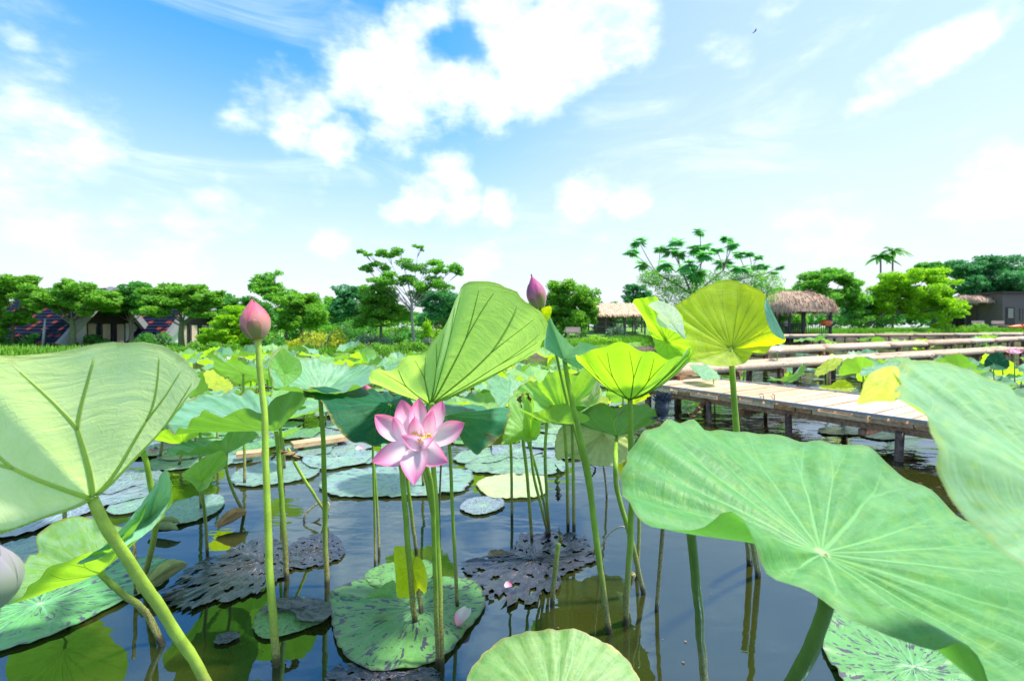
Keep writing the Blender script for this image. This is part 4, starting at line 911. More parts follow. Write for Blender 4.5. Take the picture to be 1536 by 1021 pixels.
def flower():
    b = W(662,1000,1.32); base = Vector((b.x, b.y, 0)); base = W(657,1000,1.34)
    root = thing('lotus_flower', 'open pink and white lotus flower under the centre leaf', 'lotus flower', base)
    DY = -.12; Y = 1.22+DY; c = W(628, 668, Y)
    ps = [ # tip px,py,Y | base px,py | width px | mat | cup | bow
     ((614,606,1.30),(622,660),24,M_PETALB,.3,.05),
     ((562,622,1.24),(610,664),30,M_PETAL,.55,.12),((697,634,1.22),(644,666),31,M_PETAL,.5,.10),
     ((602,599,1.27),(616,660),29,M_PETAL,.5,.05),((664,601,1.27),(642,658),27,M_PETAL,.5,.04),((629,596,1.26),(627,660),26,M_PETAL,.5,.05),
     ((557,692,1.14),(618,670),32,M_PETAL,.5,-.12),((673,693,1.13),(638,672),33,M_PETAL,.5,-.06),((621,728,1.12),(627,672),36,M_PETAL,.5,-.10),
     ((590,624,1.20),(606,664),16,M_PETAL,.5,.1),
     ((649,615,1.21),(640,664),20,M_PETAL,.7,.08),((622,624,1.19),(628,668),24,M_PETAL,.8,.12),
     ((602,653,1.13),(634,670),20,M_PETAL,.6,.0),((652,656,1.14),(628,674),13,M_PETAL,.6,.0)]
    for i, (tp, bs, w, mt, cup, bow) in enumerate(ps):
        B = W(bs[0], bs[1], Y if tp[2] > 1.16 else Y-.01); tp = (tp[0], tp[1], tp[2]+DY)
        fc = Vector((-(tp[0]-bs[0])*.006, -1, .25))
        petal('petal', B, W(*tp), w*Y/F*1.05, mt, root, base, cup, bow, face=fc, seed=i)
    # receptacle and stamens
    mb = MB(); V, Fc = lathe([(.0,-.012),(.008,-.01),(.017,.012),(.016,.016),(0,.017)], 14, tuple(W(634,664,Y-.012)))
    mb.add(V, Fc); mb.build('seed_pod', M_YEL, root, base, smooth=True)
    mb = MB()
    for k in range(46):
        a = 2*pi*k/46; s0 = W(634,666,Y-.012); e = s0+Vector((math.cos(a)*.024, math.sin(a)*.02-.012, .022+random.uniform(-.008,.01)))
        mb.tube([s0, e], [.0008,.0014], 4)
    o = mb.build('stamens', M_YEL, root, base); o['kind'] = 'stuff'
    mb = MB(); mb.tube([W(628,672,Y+.008), W(640,700,Y+.01), W(648,740,1.15), W(652,850,1.25), base, base+Vector((0,0,-.12))], [.006,.0065,.007,.008], 12, n=40)
    mb.build('stalk', M_STEM, root, base, smooth=True)
flower()
def bud(label, basep, tip, wpx, stem, mat, matg, seed=0, green_sepal=True, sr=.010, smat=None):
    B = W(*basep); T = W(*tip); base = W(*stem[-1]); root = thing('lotus_bud', label, 'lotus bud', base)
    Wd = wpx*basep[2]/F; ax = (T-B); L = ax.length; ax /= L
    e1 = ax.cross(Vector((0, 1, 0))).normalized(); e2 = ax.cross(e1).normalized(); rs = random.Random(seed)
    def prof(s): return (math.sin(pi*min(1, s*.78+.10)**.85)**.9)*(1-s**4)*1.0
    # inner core
    def sheet(a0, span, smax, s0, rr, mt, nm, tipoff=0):
        V = []; uv = []; Fc = []; ns, nw = 16, 10
        for i in range(ns+1):
            s = i/ns; hw = span*(1 if s < .45 else math.sqrt(max(0, 1-((s-.45)/.55)**2.0)))
            for j in range(nw+1):
                q = j/nw*2-1; a = a0+q*hw
                S = s0+(smax-s0)*s; rad = Wd*.5*prof(S)*rr*(1-.05*abs(q))
                V.append(B+ax*(L*S)+(e1*math.cos(a)+e2*math.sin(a))*rad); uv.append((s, j/nw))
        for i in range(ns):
            for j in range(nw):
                k = i*(nw+1)+j; Fc.append((k, k+1, k+nw+2, k+nw+1))
        mk(nm, V, Fc, mt, root, base, uv=uv)
    front = math.atan2((Vector((0,-1,0))).dot(e2), (Vector((0,-1,0))).dot(e1))
    for q in range(3): sheet(front+q*2*pi/3, 1.15, 1.0, 0, .93, mat, 'petal')
    for i, (da, sm, rr) in enumerate([(-.75,.93,1.0),(.85,.88,1.02),(2.6,.9,1.0),(-2.4,.9,1.0),(-1.5,.75,1.04)]): sheet(front+da, .85, sm, 0, rr, mat, 'petal')
    sheet(front+.35, .5, .45, 0, 1.07, matg, 'sepal'); sheet(front-.9, .5, .35, 0, 1.06, matg, 'sepal')
    mb = MB(); mb.tube([B+ax*L*.965, B+ax*L*1.03], [.0035,.001], 6); mb.build('tip', M_TIP, root, base)
    P = [W(*p) for p in stem]; mb = MB(); mb.tube([B-ax*.0]+P+[P[-1]+(P[-1]-P[-2]).normalized()*.1], [sr*.75,sr*.9,sr,sr*1.1], 12, n=40); mb.build('stalk', smat or M_STEMY, root, base, smooth=True)
bud('tall closed pink lotus bud on a long straight stalk at the left', (387,507,1.32), (378,446,1.32), 43, [(393,590,1.33),(399,700,1.34),(405,850,1.35),(415,998,1.345)], M_BUD, M_BUDG, 1, sr=.0105)
bud('closed magenta lotus bud rising behind the right edge of the centre leaf', (810,462,1.46), (797,412,1.46), 30, [(817,480,1.47),(832,520,1.52),(850,600,1.6),(880,720,1.75),(900,860,Yb(860))], M_BUD2, M_BUDG, 2, sr=.006, smat=M_STEM)
lotus('small yellow-green curled young leaf at the foot of the magenta bud', (815,472,1.44), [(812,463,1.43),(826,459,1.43),(827,470,1.43),(821,482,1.43),(816,478,1.43),(813,470,1.43)], 'yellow', None, k=1, seed=40, res=(30, 6), ripple=.001)
bud('small pink bud tip peeking out behind the dark drooping leaf left of the flower', (556,592,1.8), (544,574,1.8), 13, [(558,620,1.82),(562,780,1.9),(563,850,Yb(850))], M_BUD2, M_BUDG, 3, sr=.005, smat=M_STEM)
bud('pale grey-green blurred lotus bud cut off by the left edge', (-8,905,.62), (-4,812,.60), 62, [(-12,960,.64),(-30,1300,.72),(-34,1430,.73)], M_GREYBUD, M_GREYBUD, 4, sr=.009)
def pod():
    c = W(993,611,1.22); base = W(985,915,Yb(915)); root = thing('dried_lotus_pod', 'dark blue-black withered lotus bloom just above the broad leaf', 'seed pod', base)
    rs = random.Random(5)
    for i in range(15):
        a = rs.uniform(0, 2*pi); t0 = c+Vector((math.cos(a)*.014, math.sin(a)*.014, -.026)); t1 = c+Vector((math.cos(a)*.030, math.sin(a)*.026, .038+rs.uniform(-.018,.008)))
        petal('petal', t0, t1, .028, M_POD, root, base, .7, -.22, face=(-math.cos(a), -math.sin(a), .1), seed=i, ns=8, nw=5)
    for i in range(6):
        a = 2*pi*i/6+.4; t0 = c+Vector((0,0,-.022)); t1 = c+Vector((math.cos(a)*.040, math.sin(a)*.03, -.030))
        petal('petal', t0, t1, .013, M_POD, root, base, .4, .1, face=(0,0,1), seed=20+i, ns=6, nw=4)
    V, Fc = lathe([(0,-.026),(.014,-.022),(.02,0),(.017,.018),(0,.02)], 12, tuple(c)); mk('core', V, Fc, M_POD, root, base)
    mb = MB(); mb.tube([c+Vector((0,0,-.02)), W(1000,700,1.34), W(985,915,Yb(915))], [.006,.007], 8, n=20); mb.build('stalk', M_STEMB, root, base, smooth=True)
pod()

# ------------------------------------------------------------ floating pads
def pad(label, pts, mat, name='floating_pad', c=None, z=.006, seed=0, lift=.012, ragged=0, holes=0, res=(96, 16), group=None, cat='lotus pad'):
    P = [WZ(a, b, z) for a, b in pts]
    C = WZ(c[0], c[1], z) if c else sum(P, Vector())/len(P)
    V, Fc, uv, n, _ = leafsurf(C, P, 1, res[0], res[1], lift*.5, .003, seed)
    rs = np.random.default_rng(seed); r = np.linalg.norm(np.array(uv), axis=1); ang = np.arctan2(np.array(uv)[:, 1], np.array(uv)[:, 0])
    if ragged:
        f = 1+ragged*(np.sin(ang*5+seed)*.6+np.sin(ang*13+2)*.45+np.sin(ang*31)*.2+rs.normal(0, .35, len(r)))*np.clip(r-.55, 0, 1)*1.2
        Ca = np.array(tuple(C)); V = Ca+(V-Ca)*np.stack([f, f, np.ones_like(f)], 1)
    V[:, 2] = z+np.abs(V[:, 2]-z)*.9+.010*np.clip(r-.8, 0, 1)*lift/.012+(rs.normal(0, .0035, len(r)) if ragged > .05 else 0)*.28
    if holes:
        keep = []
        fc = np.array([np.mean([uv[i] for i in f], axis=0) for f in Fc])
        hv = np.sin(fc[:, 0]*13+seed)*np.sin(fc[:, 1]*17+seed*2)+.5*np.sin(fc[:, 0]*31)*np.sin(fc[:, 1]*27+1)
        keep = hv+np.hypot(fc[:, 0], fc[:, 1])*.5 < 1.25-holes*.6
        Fc = [f for f, kk in zip(Fc, keep) if kk]
    o = mk(name, V, Fc, mat if not isinstance(mat, str) else ML[mat], None, C, uv=uv)
    return tag(o, label, cat, group)
pad('large green pad with purple scars floating around the flower stems', [(496,893),(515,878),(545,870),(560,880),(600,876),(650,868),(690,866),(712,873),(727,892),(725,915),(700,948),(668,985),(630,1000),(590,1008),(545,1003),(510,975),(498,935)], 'pad', c=(625,912), seed=1, lift=.016)
pad('small green lobe behind the large scarred pad at the flower stems', [(546,866),(560,852),(590,843),(640,840),(652,855),(640,872),(600,878),(560,880)], 'pad', seed=2)
pad('half black, half green pad left of the large scarred pad', [(381,945),(385,920),(410,902),(445,896),(480,900),(496,910),(490,930),(455,945),(420,955),(395,958)], 'pad', seed=3)
pad('black rotten half lying over the small pad left of the large scarred pad', [(386,918),(410,900),(445,895),(482,900),(497,912),(485,932),(450,930),(440,918),(415,913)], M_ROT, 'rotten_pad', seed=4, ragged=.1, z=.02, res=(60, 10))
pad('huge green pad with purple marks along the lower left edge', [(-150,985),(-150,920),(-60,885),(40,868),(120,850),(180,842),(235,835),(253,850),(245,875),(190,900),(120,935),(60,960),(0,978),(-60,1000)], 'pad', c=(60,905), seed=5, lift=.014)
pad('green and purple scarred pad in the lower right corner', [(1232,945),(1245,922),(1270,913),(1310,915),(1380,935),(1450,960),(1478,985),(1480,1040),(1400,1090),(1300,1070),(1255,1010),(1235,975)], 'pad', c=(1370,1000), seed=6, lift=.03)
pad('dark purple rotten pad floating right of the flower stems', [(698,850),(715,838),(760,828),(790,800),(850,798),(885,815),(893,845),(845,858),(838,880),(800,905),(745,898),(705,880)], M_ROT, 'rotten_pad', c=(800,840), seed=7, ragged=.16, holes=.4, res=(140, 22))
pad('black rotten pad with a brown centre left of the tall bud stalk', [(245,905),(262,870),(320,835),(380,810),(420,812),(450,830),(440,855),(400,880),(350,900),(290,915)], M_ROT, 'rotten_pad', c=(390,842), seed=8, ragged=.14, holes=.25, res=(140, 22))
pad('grey rotten pad with rusty rim right of the tall bud stalk', [(420,830),(450,808),(490,800),(515,815),(512,835),(480,848),(430,850)], M_ROT, 'rotten_pad', seed=9, ragged=.08, holes=.15, res=(100, 14))
pad('purple rotten pad at the bottom edge below the large scarred pad', [(486,1018),(500,1000),(540,995),(600,1008),(650,1000),(660,1030),(600,1060),(520,1055)], M_ROT, 'rotten_pad', seed=10, ragged=.12, holes=.15, res=(100, 14))
pad('small dark leaf scrap floating left of the half black pad', [(320,960),(335,950),(355,948),(358,956),(340,965),(325,966)], M_ROT, 'leaf_scrap', seed=11, ragged=.2, res=(30, 5), cat='leaf scrap')
pad('small brown leaf scrap floating above the purple rotten pad', [(732,830),(745,824),(765,828),(770,832),(750,836),(738,836)], M_DEAD, 'leaf_scrap', seed=12, ragged=.25, res=(30, 5), cat='leaf scrap')
PADS = [
 ('large pale green and grey pad left of the pink flower', [(478,728),(500,712),(560,702),(640,700),(700,706),(708,722),(690,738),(620,745),(530,746),(490,740)], 'padpale'),
 ('small pale pad above the large grey pad left of the flower', [(497,690),(520,680),(560,676),(570,685),(556,695),(515,697)], 'padpale'),
 ('pale cream round pad right of the flower stalks', [(715,728),(730,716),(770,711),(810,713),(822,725),(815,742),(780,748),(735,746)], 'padcream'),
 ('small pale lilac pad in front of the cream pad', [(690,762),(700,750),(725,745),(750,748),(757,757),(740,768),(710,772)], 'padsky'),
 ('broad grey-green pad below the scarred dark leaf', [(698,700),(715,688),(770,682),(830,684),(850,700),(830,712),(760,712),(710,708)], 'padpale'),
 ('pale green pad far behind the scarred dark leaf', [(680,688),(700,676),(750,672),(765,680),(750,692),(700,696)], 'padpale'),
 ('pale teal pad behind the tall bud stalk', [(345,722),(360,704),(400,694),(460,692),(480,702),(470,715),(420,726),(370,730)], 'padpale'),
 ('teal pad right of the lower left bowl leaf', [(232,788),(240,765),(280,748),(325,742),(338,752),(320,772),(280,785),(245,792)], 'padpale'),
 ('broad lavender pad stretching behind the stalk of the huge left leaf', [(-60,800),(0,775),(60,755),(130,740),(150,725),(200,720),(240,722),(225,742),(160,760),(90,785),(20,805),(-40,815)], 'padsky'),
 ('pale green pad piece right of the huge left leaf stalk', [(160,765),(175,752),(210,745),(235,742),(230,755),(200,768),(170,772)], 'padpale'),
 ('lavender pad beside the green reflection right of the huge left leaf', [(150,735),(170,715),(215,705),(245,708),(240,722),(200,730),(165,742)], 'padsky'),
 ('pale teal pad at the left edge below the huge left leaf', [(-60,850),(-20,825),(40,808),(65,806),(60,825),(30,850),(-20,870)], 'padpale'),
 ('lavender pad far left of centre below the big pale leaf', [(225,668),(250,655),(300,648),(380,640),(420,648),(400,660),(330,668),(260,676)], 'padsky'),
 ('pale blue pad beside the rolled teal leaf', [(222,700),(235,688),(280,682),(340,680),(380,685),(360,695),(300,702),(240,706)], 'padpale'),
 ('pale pad with upturned brown rim under the boardwalk', [(1226,646),(1240,640),(1275,638),(1305,641),(1312,647),(1295,652),(1250,652),(1232,650)], 'padpale'),
 ('thin flat pad at the foot of the boardwalk post', [(1290,648),(1310,643),(1340,646),(1352,655),(1330,660),(1300,656)], 'padpale'),
 ('lavender pad left of the floating board', [(450,655),(470,645),(510,640),(540,646),(530,655),(480,662)], 'padsky'),
 ('mid grey pad right of the floating board', [(470,680),(490,668),(540,660),(560,668),(540,678),(500,686)], 'padsky'),
]
for i, (lb, pts, mt) in enumerate(PADS): pad(lb, pts, mt, seed=30+i, res=(96, 12), lift=.018, ragged=.045)

# folded yellow leaf standing on pad
lotus('yellow-green folded lotus leaf standing upright on the large scarred pad', (618,852,1.55),
  [(591,822,1.52),(600,819,1.54),(615,820,1.58),(622,835,1.60),(627,834,1.56),(636,845,1.50),(641,870,1.48),(638,890,1.48),(628,882,1.56),(622,893,1.58),(608,896,1.56),(596,893,1.54),(593,860,1.52)],
  'yellow', [(630,900,1.60),(631,926,Yb(926))], k=1, sr=.008, seed=41, res=(70, 12), ripple=.004)
lotus('green fold of leaf rising from the left part of the large scarred pad', (575,895,1.62), [(548,897,1.60),(565,883,1.62),(590,870,1.64),(594,885,1.62),(592,898,1.58),(570,897,1.58)], 'fresh', None, k=.9, seed=42, res=(40, 8), ripple=.004)
# bits of scum and torn leaf on the surface (nobody could count them)
def flakes():
    Vv = []; Ff = []; b = 0
    cs = [(random.uniform(-20, 1100), random.uniform(700, 1015)) for _ in range(34)]
    for cx, cy in cs:
        for q in range(random.randint(1, 3)):
            p = WZ(cx+random.gauss(0, 30), min(1060, cy+random.gauss(0, 9)), .003); r0 = random.uniform(.0015, .005); a0 = random.uniform(0, 6.28)
            pts_ = [p+Vector((math.cos(a0+k*1.2566)*r0*random.uniform(.5, 1.3), math.sin(a0+k*1.2566)*r0*random.uniform(.5, 1.3), 0)) for k in range(5)]
            Vv += pts_; Ff.append(tuple(range(b, b+5))); b += 5
    tag(mk('pond_scum', Vv, Ff, M_DEAD, smooth=False), 'tiny brown flakes drifting on the pond water', kind='stuff')
flakes()
# fallen petal, sheaths, debris
def onetag(root, label, cat): return tag(root, label, cat)
def lonepetal(label, a, b, w, mat, z=.03):
    B = WZ(*a, z); T = WZ(*b, z); e = thing('fallen_petal', label, 'petal', B)
    petal('petal', B, T, w, mat, e, B, .6, .08, face=(0, -.3, 1))
lonepetal('pink fallen lotus petal resting on the large scarred pad', (702,912), (685,938), .05, M_PETAL)
lonepetal('white fallen petal lying on the grey pad left of the flower', (535,675), (548,671), .07, M_PETAL)
lonepetal('cream petal scrap lying on the purple rotten pad', (757,880), (768,876), .03, M_PETAL, .025)
lonepetal('faded pink petal scrap floating right of the huge left leaf', (226,680), (238,676), .09, M_PETALB)
def sheath(label, a, b, r, mat, z=.02, name='dry_sheath', zb=None):
    A = WZ(*a, z); B = WZ(*b, zb if zb is not None else z); e = thing(name, label, 'dry leaf', A)
    petal('husk', A, B, r*2.4, mat, e, A, 1.3, .05, face=(0, -.2, 1), ns=12, nw=8)
    petal('husk', A+Vector((.01,.02,.008)), A.lerp(B, .8)+Vector((.02,.03,.012)), r*1.6, mat, e, A, 1.6, -.05, face=(0, -.2, 1), ns=12, nw=8)
sheath('tan dried leaf sheath floating at the foot of the bent stalk on the left', (326,792), (370,770), .028, M_TAN, .02, zb=.05)
sheath('pale green cut stalk pieces lying across the huge green pad', (208,890), (281,848), .030, M_TANG, .03, 'cut_stalk', .05)
sheath('olive dried sheath floating behind the thin left stalks', (224,790), (268,794), .018, M_TANG, .03, 'cut_stalk')
sheath('pale tan dried sheath lying among the pads below the left leaves', (240,660), (285,646), .03, M_TAN, .04)
def deadleaf(label, pts, mat, w):
    P = [W(*p) for p in pts]; e = thing('dead_leaf', label, 'dead leaf', P[-1]); V = []; Fc = []
    S = spline(P, 16)
    for i, p in enumerate(S):
        ww = w*math.sin(pi*(i+.3)/16.5)*(1+.4*math.sin(i*2.1)); a = i*.7
        V += [p+np.array([math.cos(a)*ww, math.sin(a)*ww*.6, .002]), p-np.array([math.cos(a)*ww, math.sin(a)*ww*.6, 0]), p+np.array([math.sin(a)*ww*.6, -math.cos(a)*ww, 0])]
    for i in range(15):
        for k in range(3): Fc.append((i*3+k, i*3+(k+1) % 3, i*3+3+(k+1) % 3, i*3+3+k))
    mk('crumpled_blade', V, Fc, mat, e, P[-1])
deadleaf('thin curled green and black dead leaf dangling below the cream leaf', [(832,696,1.75),(838,706,1.75),(836,722,1.75),(838,738,1.75)], M_STEMD, .012)
deadleaf('black shrivelled leaf tip hanging over the water right of the cream pad', [(836,728,1.78),(838,742,1.78),(837,752,1.78)], M_DEADK, .014)
deadleaf('brown crumpled dead leaf wrapped around the stalk beside the tall bud', [(408,690,1.95),(412,682,1.95),(425,676,1.95),(440,684,1.95),(444,692,1.95)], M_DEAD, .035)
deadleaf('shrivelled brown leaf behind the crumpled yellow leaf', [(783,612,1.66),(779,598,1.66),(790,590,1.66),(796,604,1.66)], M_DEAD, .012)
deadleaf('black twisted dead leaf below the cream wrinkled leaf', [(885,697,1.62),(893,702,1.62),(890,712,1.62),(884,716,1.62)], M_DEADK, .006)
deadleaf('withered brown leaf with a pale flower head under the boardwalk', [(1030,618,1.9),(1040,625,1.9),(1050,615,1.9),(1046,608,1.9)], M_DEAD, .012)
deadleaf('dark withered leaf hanging below the left side of the broad leaf tip', [(970,645,1.5),(962,655,1.5),(955,668,1.5),(950,680,1.5)], M_STEMD, .02)
deadleaf('dead dark leaf at the base of the purple rotten pad stalks', [(838,790,2.0),(841,805,2.0),(842,818,2.02)], M_STEMD, .012)

# ------------------------------------------------------------ boardwalk
def boardwalk():
    zt = .32
    a = Vector((1.42, 5.72, zt)); b = Vector((3.25, 2.78, zt)); d = (b-a).normalized(); n = Vector((-d.y, d.x, 0))
    if n.x < 0: n = -n
    wd = 1.15; L = (b-a).length
    root = thing('boardwalk', 'pale plank boardwalk on dark posts, reaching into the right of the pond', 'boardwalk', (a.x, a.y, 0)); org = (a.x, a.y, 0)
    ang = math.atan2(n.y, n.x); pw = .118; k = 0; s = 0.0
    me = None
    i = 0
    while s < L:
        w = pw*random.uniform(.93, 1.05); off = random.uniform(-.02, .02)
        c = a+d*(s+w/2)+n*(wd/2+off); hz = .028
        mb = MB(); mb.box((0,0,0), (wd+random.uniform(-.03,.03), w-.014, hz), 0)
        o = mk('plank', mb.V, mb.F, M_PLANK, root, (0,0,0), smooth=False)
        bv = None
        o.location = (c-Vector(org)+Vector((0,0,-hz/2+random.uniform(-.003,.003))))*K; o.rotation_euler = (random.uniform(-.006,.006), random.uniform(-.004,.004), ang+random.uniform(-.008,.008))
        s += w; i += 1
    # edge strips (grey metal), joists and posts
    for side in (0, 1):
        off = -.012 if side == 0 else wd+.012
        mb = MB(); mb.box((a+b)/2+n*off+Vector((0,0,.003)), (L, .020, .020), math.atan2(d.y, d.x)); mb.build('edge_strip', M_METAL, root, org)
    da = math.atan2(d.y, d.x)
    for off in (.06, wd*.5, wd-.06):
        mb = MB(); c = (a+b)/2+n*off; c.z = zt-.028-.065; mb.box(c, (L, .05, .06), da); mb.build('joist', M_BEAM, root, org)
    # short blocks between deck and joist on the near side
    s = .04
    while s < L:
        l = random.uniform(.12, .42); c = a+d*(s+l/2)+n*(-.004+random.uniform(0,.012)); c.z = zt-.046
        mb = MB(); mb.box(c, (l-.012, .03, .034), da); mb.build('edge_block', M_PLANK if random.random() < .3 else M_FASCIA, root, org); s += l
    for s in (.35, 1.15, 1.95, 2.75, L-.06):
        for off in (.03, wd-.03):
            c = a+d*s+n*off; mb = MB()
            lean = .04
            mb.tube([Vector((c.x, c.y, zt-.10)), Vector((c.x+lean*random.uniform(-1,1), c.y, -.5))], .028 if s < L-.2 else .045, 9)
            mb.build('post', M_POST, root, org, smooth=True)
    mb = MB(); c = a+d*1.1+n*.01; mb.tube([Vector((c.x+.03, c.y, zt-.08)), Vector((c.x-.16, c.y+.12, -.1))], .028, 6); mb.build('brace', M_BEAM, root, org)
    for s in (.5, 1.5, 2.5, 3.2):
        c = a+d*s+n*wd*.5; c.z = zt-.16; mb = MB(); mb.box(c, (.05, wd-.1, .05), da); mb.build('crossbeam', M_BEAM, root, org)
    # bent wires on the deck
    for q, (p1, p2) in enumerate([((1140,590),(1146,600)), ((1158,591),(1162,600))]):
        A = WZ(p1[0], p1[1], zt+.01); B = WZ(p2[0], p2[1], zt+.012); e = MB(); e.tube([A, (A+B)/2+Vector((.01,0,.02)), B], .004, 5, n=8)
        o = e.build('bent_wire', M_DARK, None, A); tag(o, ['left of the two short bent wires lying on the pale boardwalk', 'right of the two short bent wires lying on the pale boardwalk'][q], 'wire')
boardwalk()
def logwalk(label, p0, p1, z, wd, nlog, every, postlean=.03, rl=.05, skipv=0):
    a = Vector((p0[0], p0[1], z)); b = Vector((p1[0], p1[1], z+.0)); d = (b-a).normalized(); n = Vector((-d.y, d.x, 0)); L = (b-a).length
    org = (a.x, a.y, 0); root = thing('log_walkway', label, 'walkway', org); da = math.atan2(d.y, d.x)
    for k in range(nlog):
        off = wd*(k/(max(1, nlog-1))-.5); s = 0
        while s < L:
            l = min(random.uniform(2.5, 4), L-s)
            P = [a+d*s+n*off+Vector((0,0,random.uniform(-.01,.01))), a+d*(s+l*.5)+n*(off+random.uniform(-.015,.015)), a+d*(s+l)+n*off+Vector((0,0,random.uniform(-.01,.01)))]
            mb = MB(); mb.tube(P, [rl, rl*.85], 8, n=6); o = mb.build('log', M_LOG, root, org, smooth=True); s += l
    s = .3
    while s < L:
        for sg in (-.5, .5):
            c = a+d*s+n*wd*sg*1.02; mb = MB(); mb.tube([Vector((c.x, c.y, z+.03)), Vector((c.x+random.uniform(-1,1)*postlean, c.y, -.5))], .045, 7); mb.build('post', M_POST, root, org, smooth=True)
        mb = MB(); c = a+d*s; mb.box((c.x, c.y, z-.08), (.07, wd+.15, .07), da); mb.build('crossbeam', M_BEAM, root, org)
        s += every*random.uniform(.8, 1.2)
logwalk('nearest log walkway on dark posts beyond the pale boardwalk', (1.75, 5.95), (13.5, 12.2), .42, .5, 5, 1.25, rl=.055)
logwalk('second log walkway just beyond the nearest log walkway', (4.6, 9.2), (30, 24.5), .50, .7, 5, 2.0, rl=.07)
logwalk('third dark log walkway below the right bank', (11.5, 24.0), (44, 34.5), .50, .8, 4, 3.0, rl=.09)
# floating board left
def board():
    A = WZ(438, 667, .06); B = WZ(522, 655, .06); root = thing('floating_board', 'pale sawn board resting among the pads left of the flower', 'board', A)
    d = (B-A); mb = MB(); mb.box((A+B)/2, (d.length, .12, .035), math.atan2(d.y, d.x)); mb.build('plank', M_PLANK, root, A)
    for t_ in (.15, .85): mb = MB(); c = A.lerp(B, t_); mb.tube([c+Vector((0,0,-.02)), Vector((c.x, c.y, -.2))], .02, 6); mb.build('post', M_POST, root, A)
    A2 = WZ(355, 682, .05); B2 = WZ(392, 678, .05); e = thing('floating_board', 'short pinkish board piece left of the tall bud stalk', 'board', A2); d = B2-A2
    mb = MB(); mb.box((A2+B2)/2, (d.length, .10, .03), math.atan2(d.y, d.x)); mb.build('plank', M_PLANK, e, A2)
board()

# ------------------------------------------------------------ field of further leaves (templates copied)
def template(kind, seed):
    rs = random.Random(seed); n = 12; rim = []
    for i in range(n):
        a = 2*pi*i/n; r = .27*rs.uniform(.88, 1.1)
        if kind == 'bowl': z = .12+rs.uniform(-.02, .03)
        elif kind == 'flat': z = .03+rs.uniform(-.03, .03)
        elif kind == 'droop': z = -.09+rs.uniform(-.04, .04); r *= .9
        elif kind == 'fold': z = .20*abs(math.cos(a))**1.5+rs.uniform(-.02, .02); r *= (.55+.45*abs(math.sin(a)))
        else: z = .16*math.cos(a)+rs.uniform(-.02, .03)
        rim.append(Vector((r*math.cos(a), r*math.sin(a), z)))
    return leafsurf(Vector((0,0,0)), rim, {'bowl':1.4,'flat':1,'droop':.9,'fold':1.2,'tilt':1.1}[kind], 44, 8, .03, .004, seed)
TPL = []
for si, kd in enumerate(['bowl','bowl','flat','flat','tilt','tilt','fold','droop']):
    V, Fc, uv, n, _ = template(kd, 50+si)
    for mt in ('teal','fresh','bright','yellow'):
        o = mk('blade', V, Fc, ML[mt], None, (0,0,0), uv=uv); TPL.append((kd, mt, o.data)); bpy.data.objects.remove(o)
def field_leaf(x, y, z, sc, kd, mt, label, group):
    ch = [t for t in TPL if t[0] == kd and t[1] == mt]; me = random.choice(ch)[2]
    root = thing('lotus_leaf', label, 'lotus leaf', (x, y, 0), group)
    o = bpy.data.objects.new('blade', me); COL.objects.link(o); o.parent = root; o.location = (0, 0, z*K); s = sc*random.uniform(.85, 1.15); o.scale = (s, s*random.uniform(.85, 1.1), s)
    o.rotation_euler = (random.uniform(-.35, .25), random.uniform(-.35, .35), random.uniform(0, 2*pi))
    mb = MB(); l = random.uniform(-.06, .06); mb.tube([Vector((x, y, z+.002)), Vector((x+l*.3, y, z*.5)), Vector((x+l, y, -.08))], .009, 6, n=7)
    mb.build('stalk', M_STEM, root, (x, y, 0), smooth=True)
REG = [ # px0,px1, py0,py1 (waterline of the stalk), count, zmin,zmax, place words
 (225,570, 562,700,62,.16,.42,'in the crowded patch left of the centre leaf'),
 (150,560, 546,562,34,.15,.38,'in the far rows below the left bank'),
 (560,760, 548,640,26,.15,.34,'in the far patch behind the flower'),
 (720,960, 552,650,48,.16,.40,'in the crowded patch between the centre leaf and the bowl-shaped leaf'),
 (1040,1330, 566,588,12,.10,.34,'standing between the pale boardwalk and the log walkway'),
 (1290,1640, 556,600,22,.10,.36,'standing right of the yellow tilted leaf beyond the boardwalk'),
 (1180,1600, 527,540,24,.15,.55,'between the log walkways on the right'),
 (1000,1250, 540,560,6,.15,.45,'in the open water below the gazebo'),
]
KN = {'bowl':'cupped','flat':'wavy flat','tilt':'tilted','fold':'folded','droop':'drooping'}
CN = {'teal':'pale teal','fresh':'mid green','bright':'bright green','yellow':'yellow-green'}
placed = []
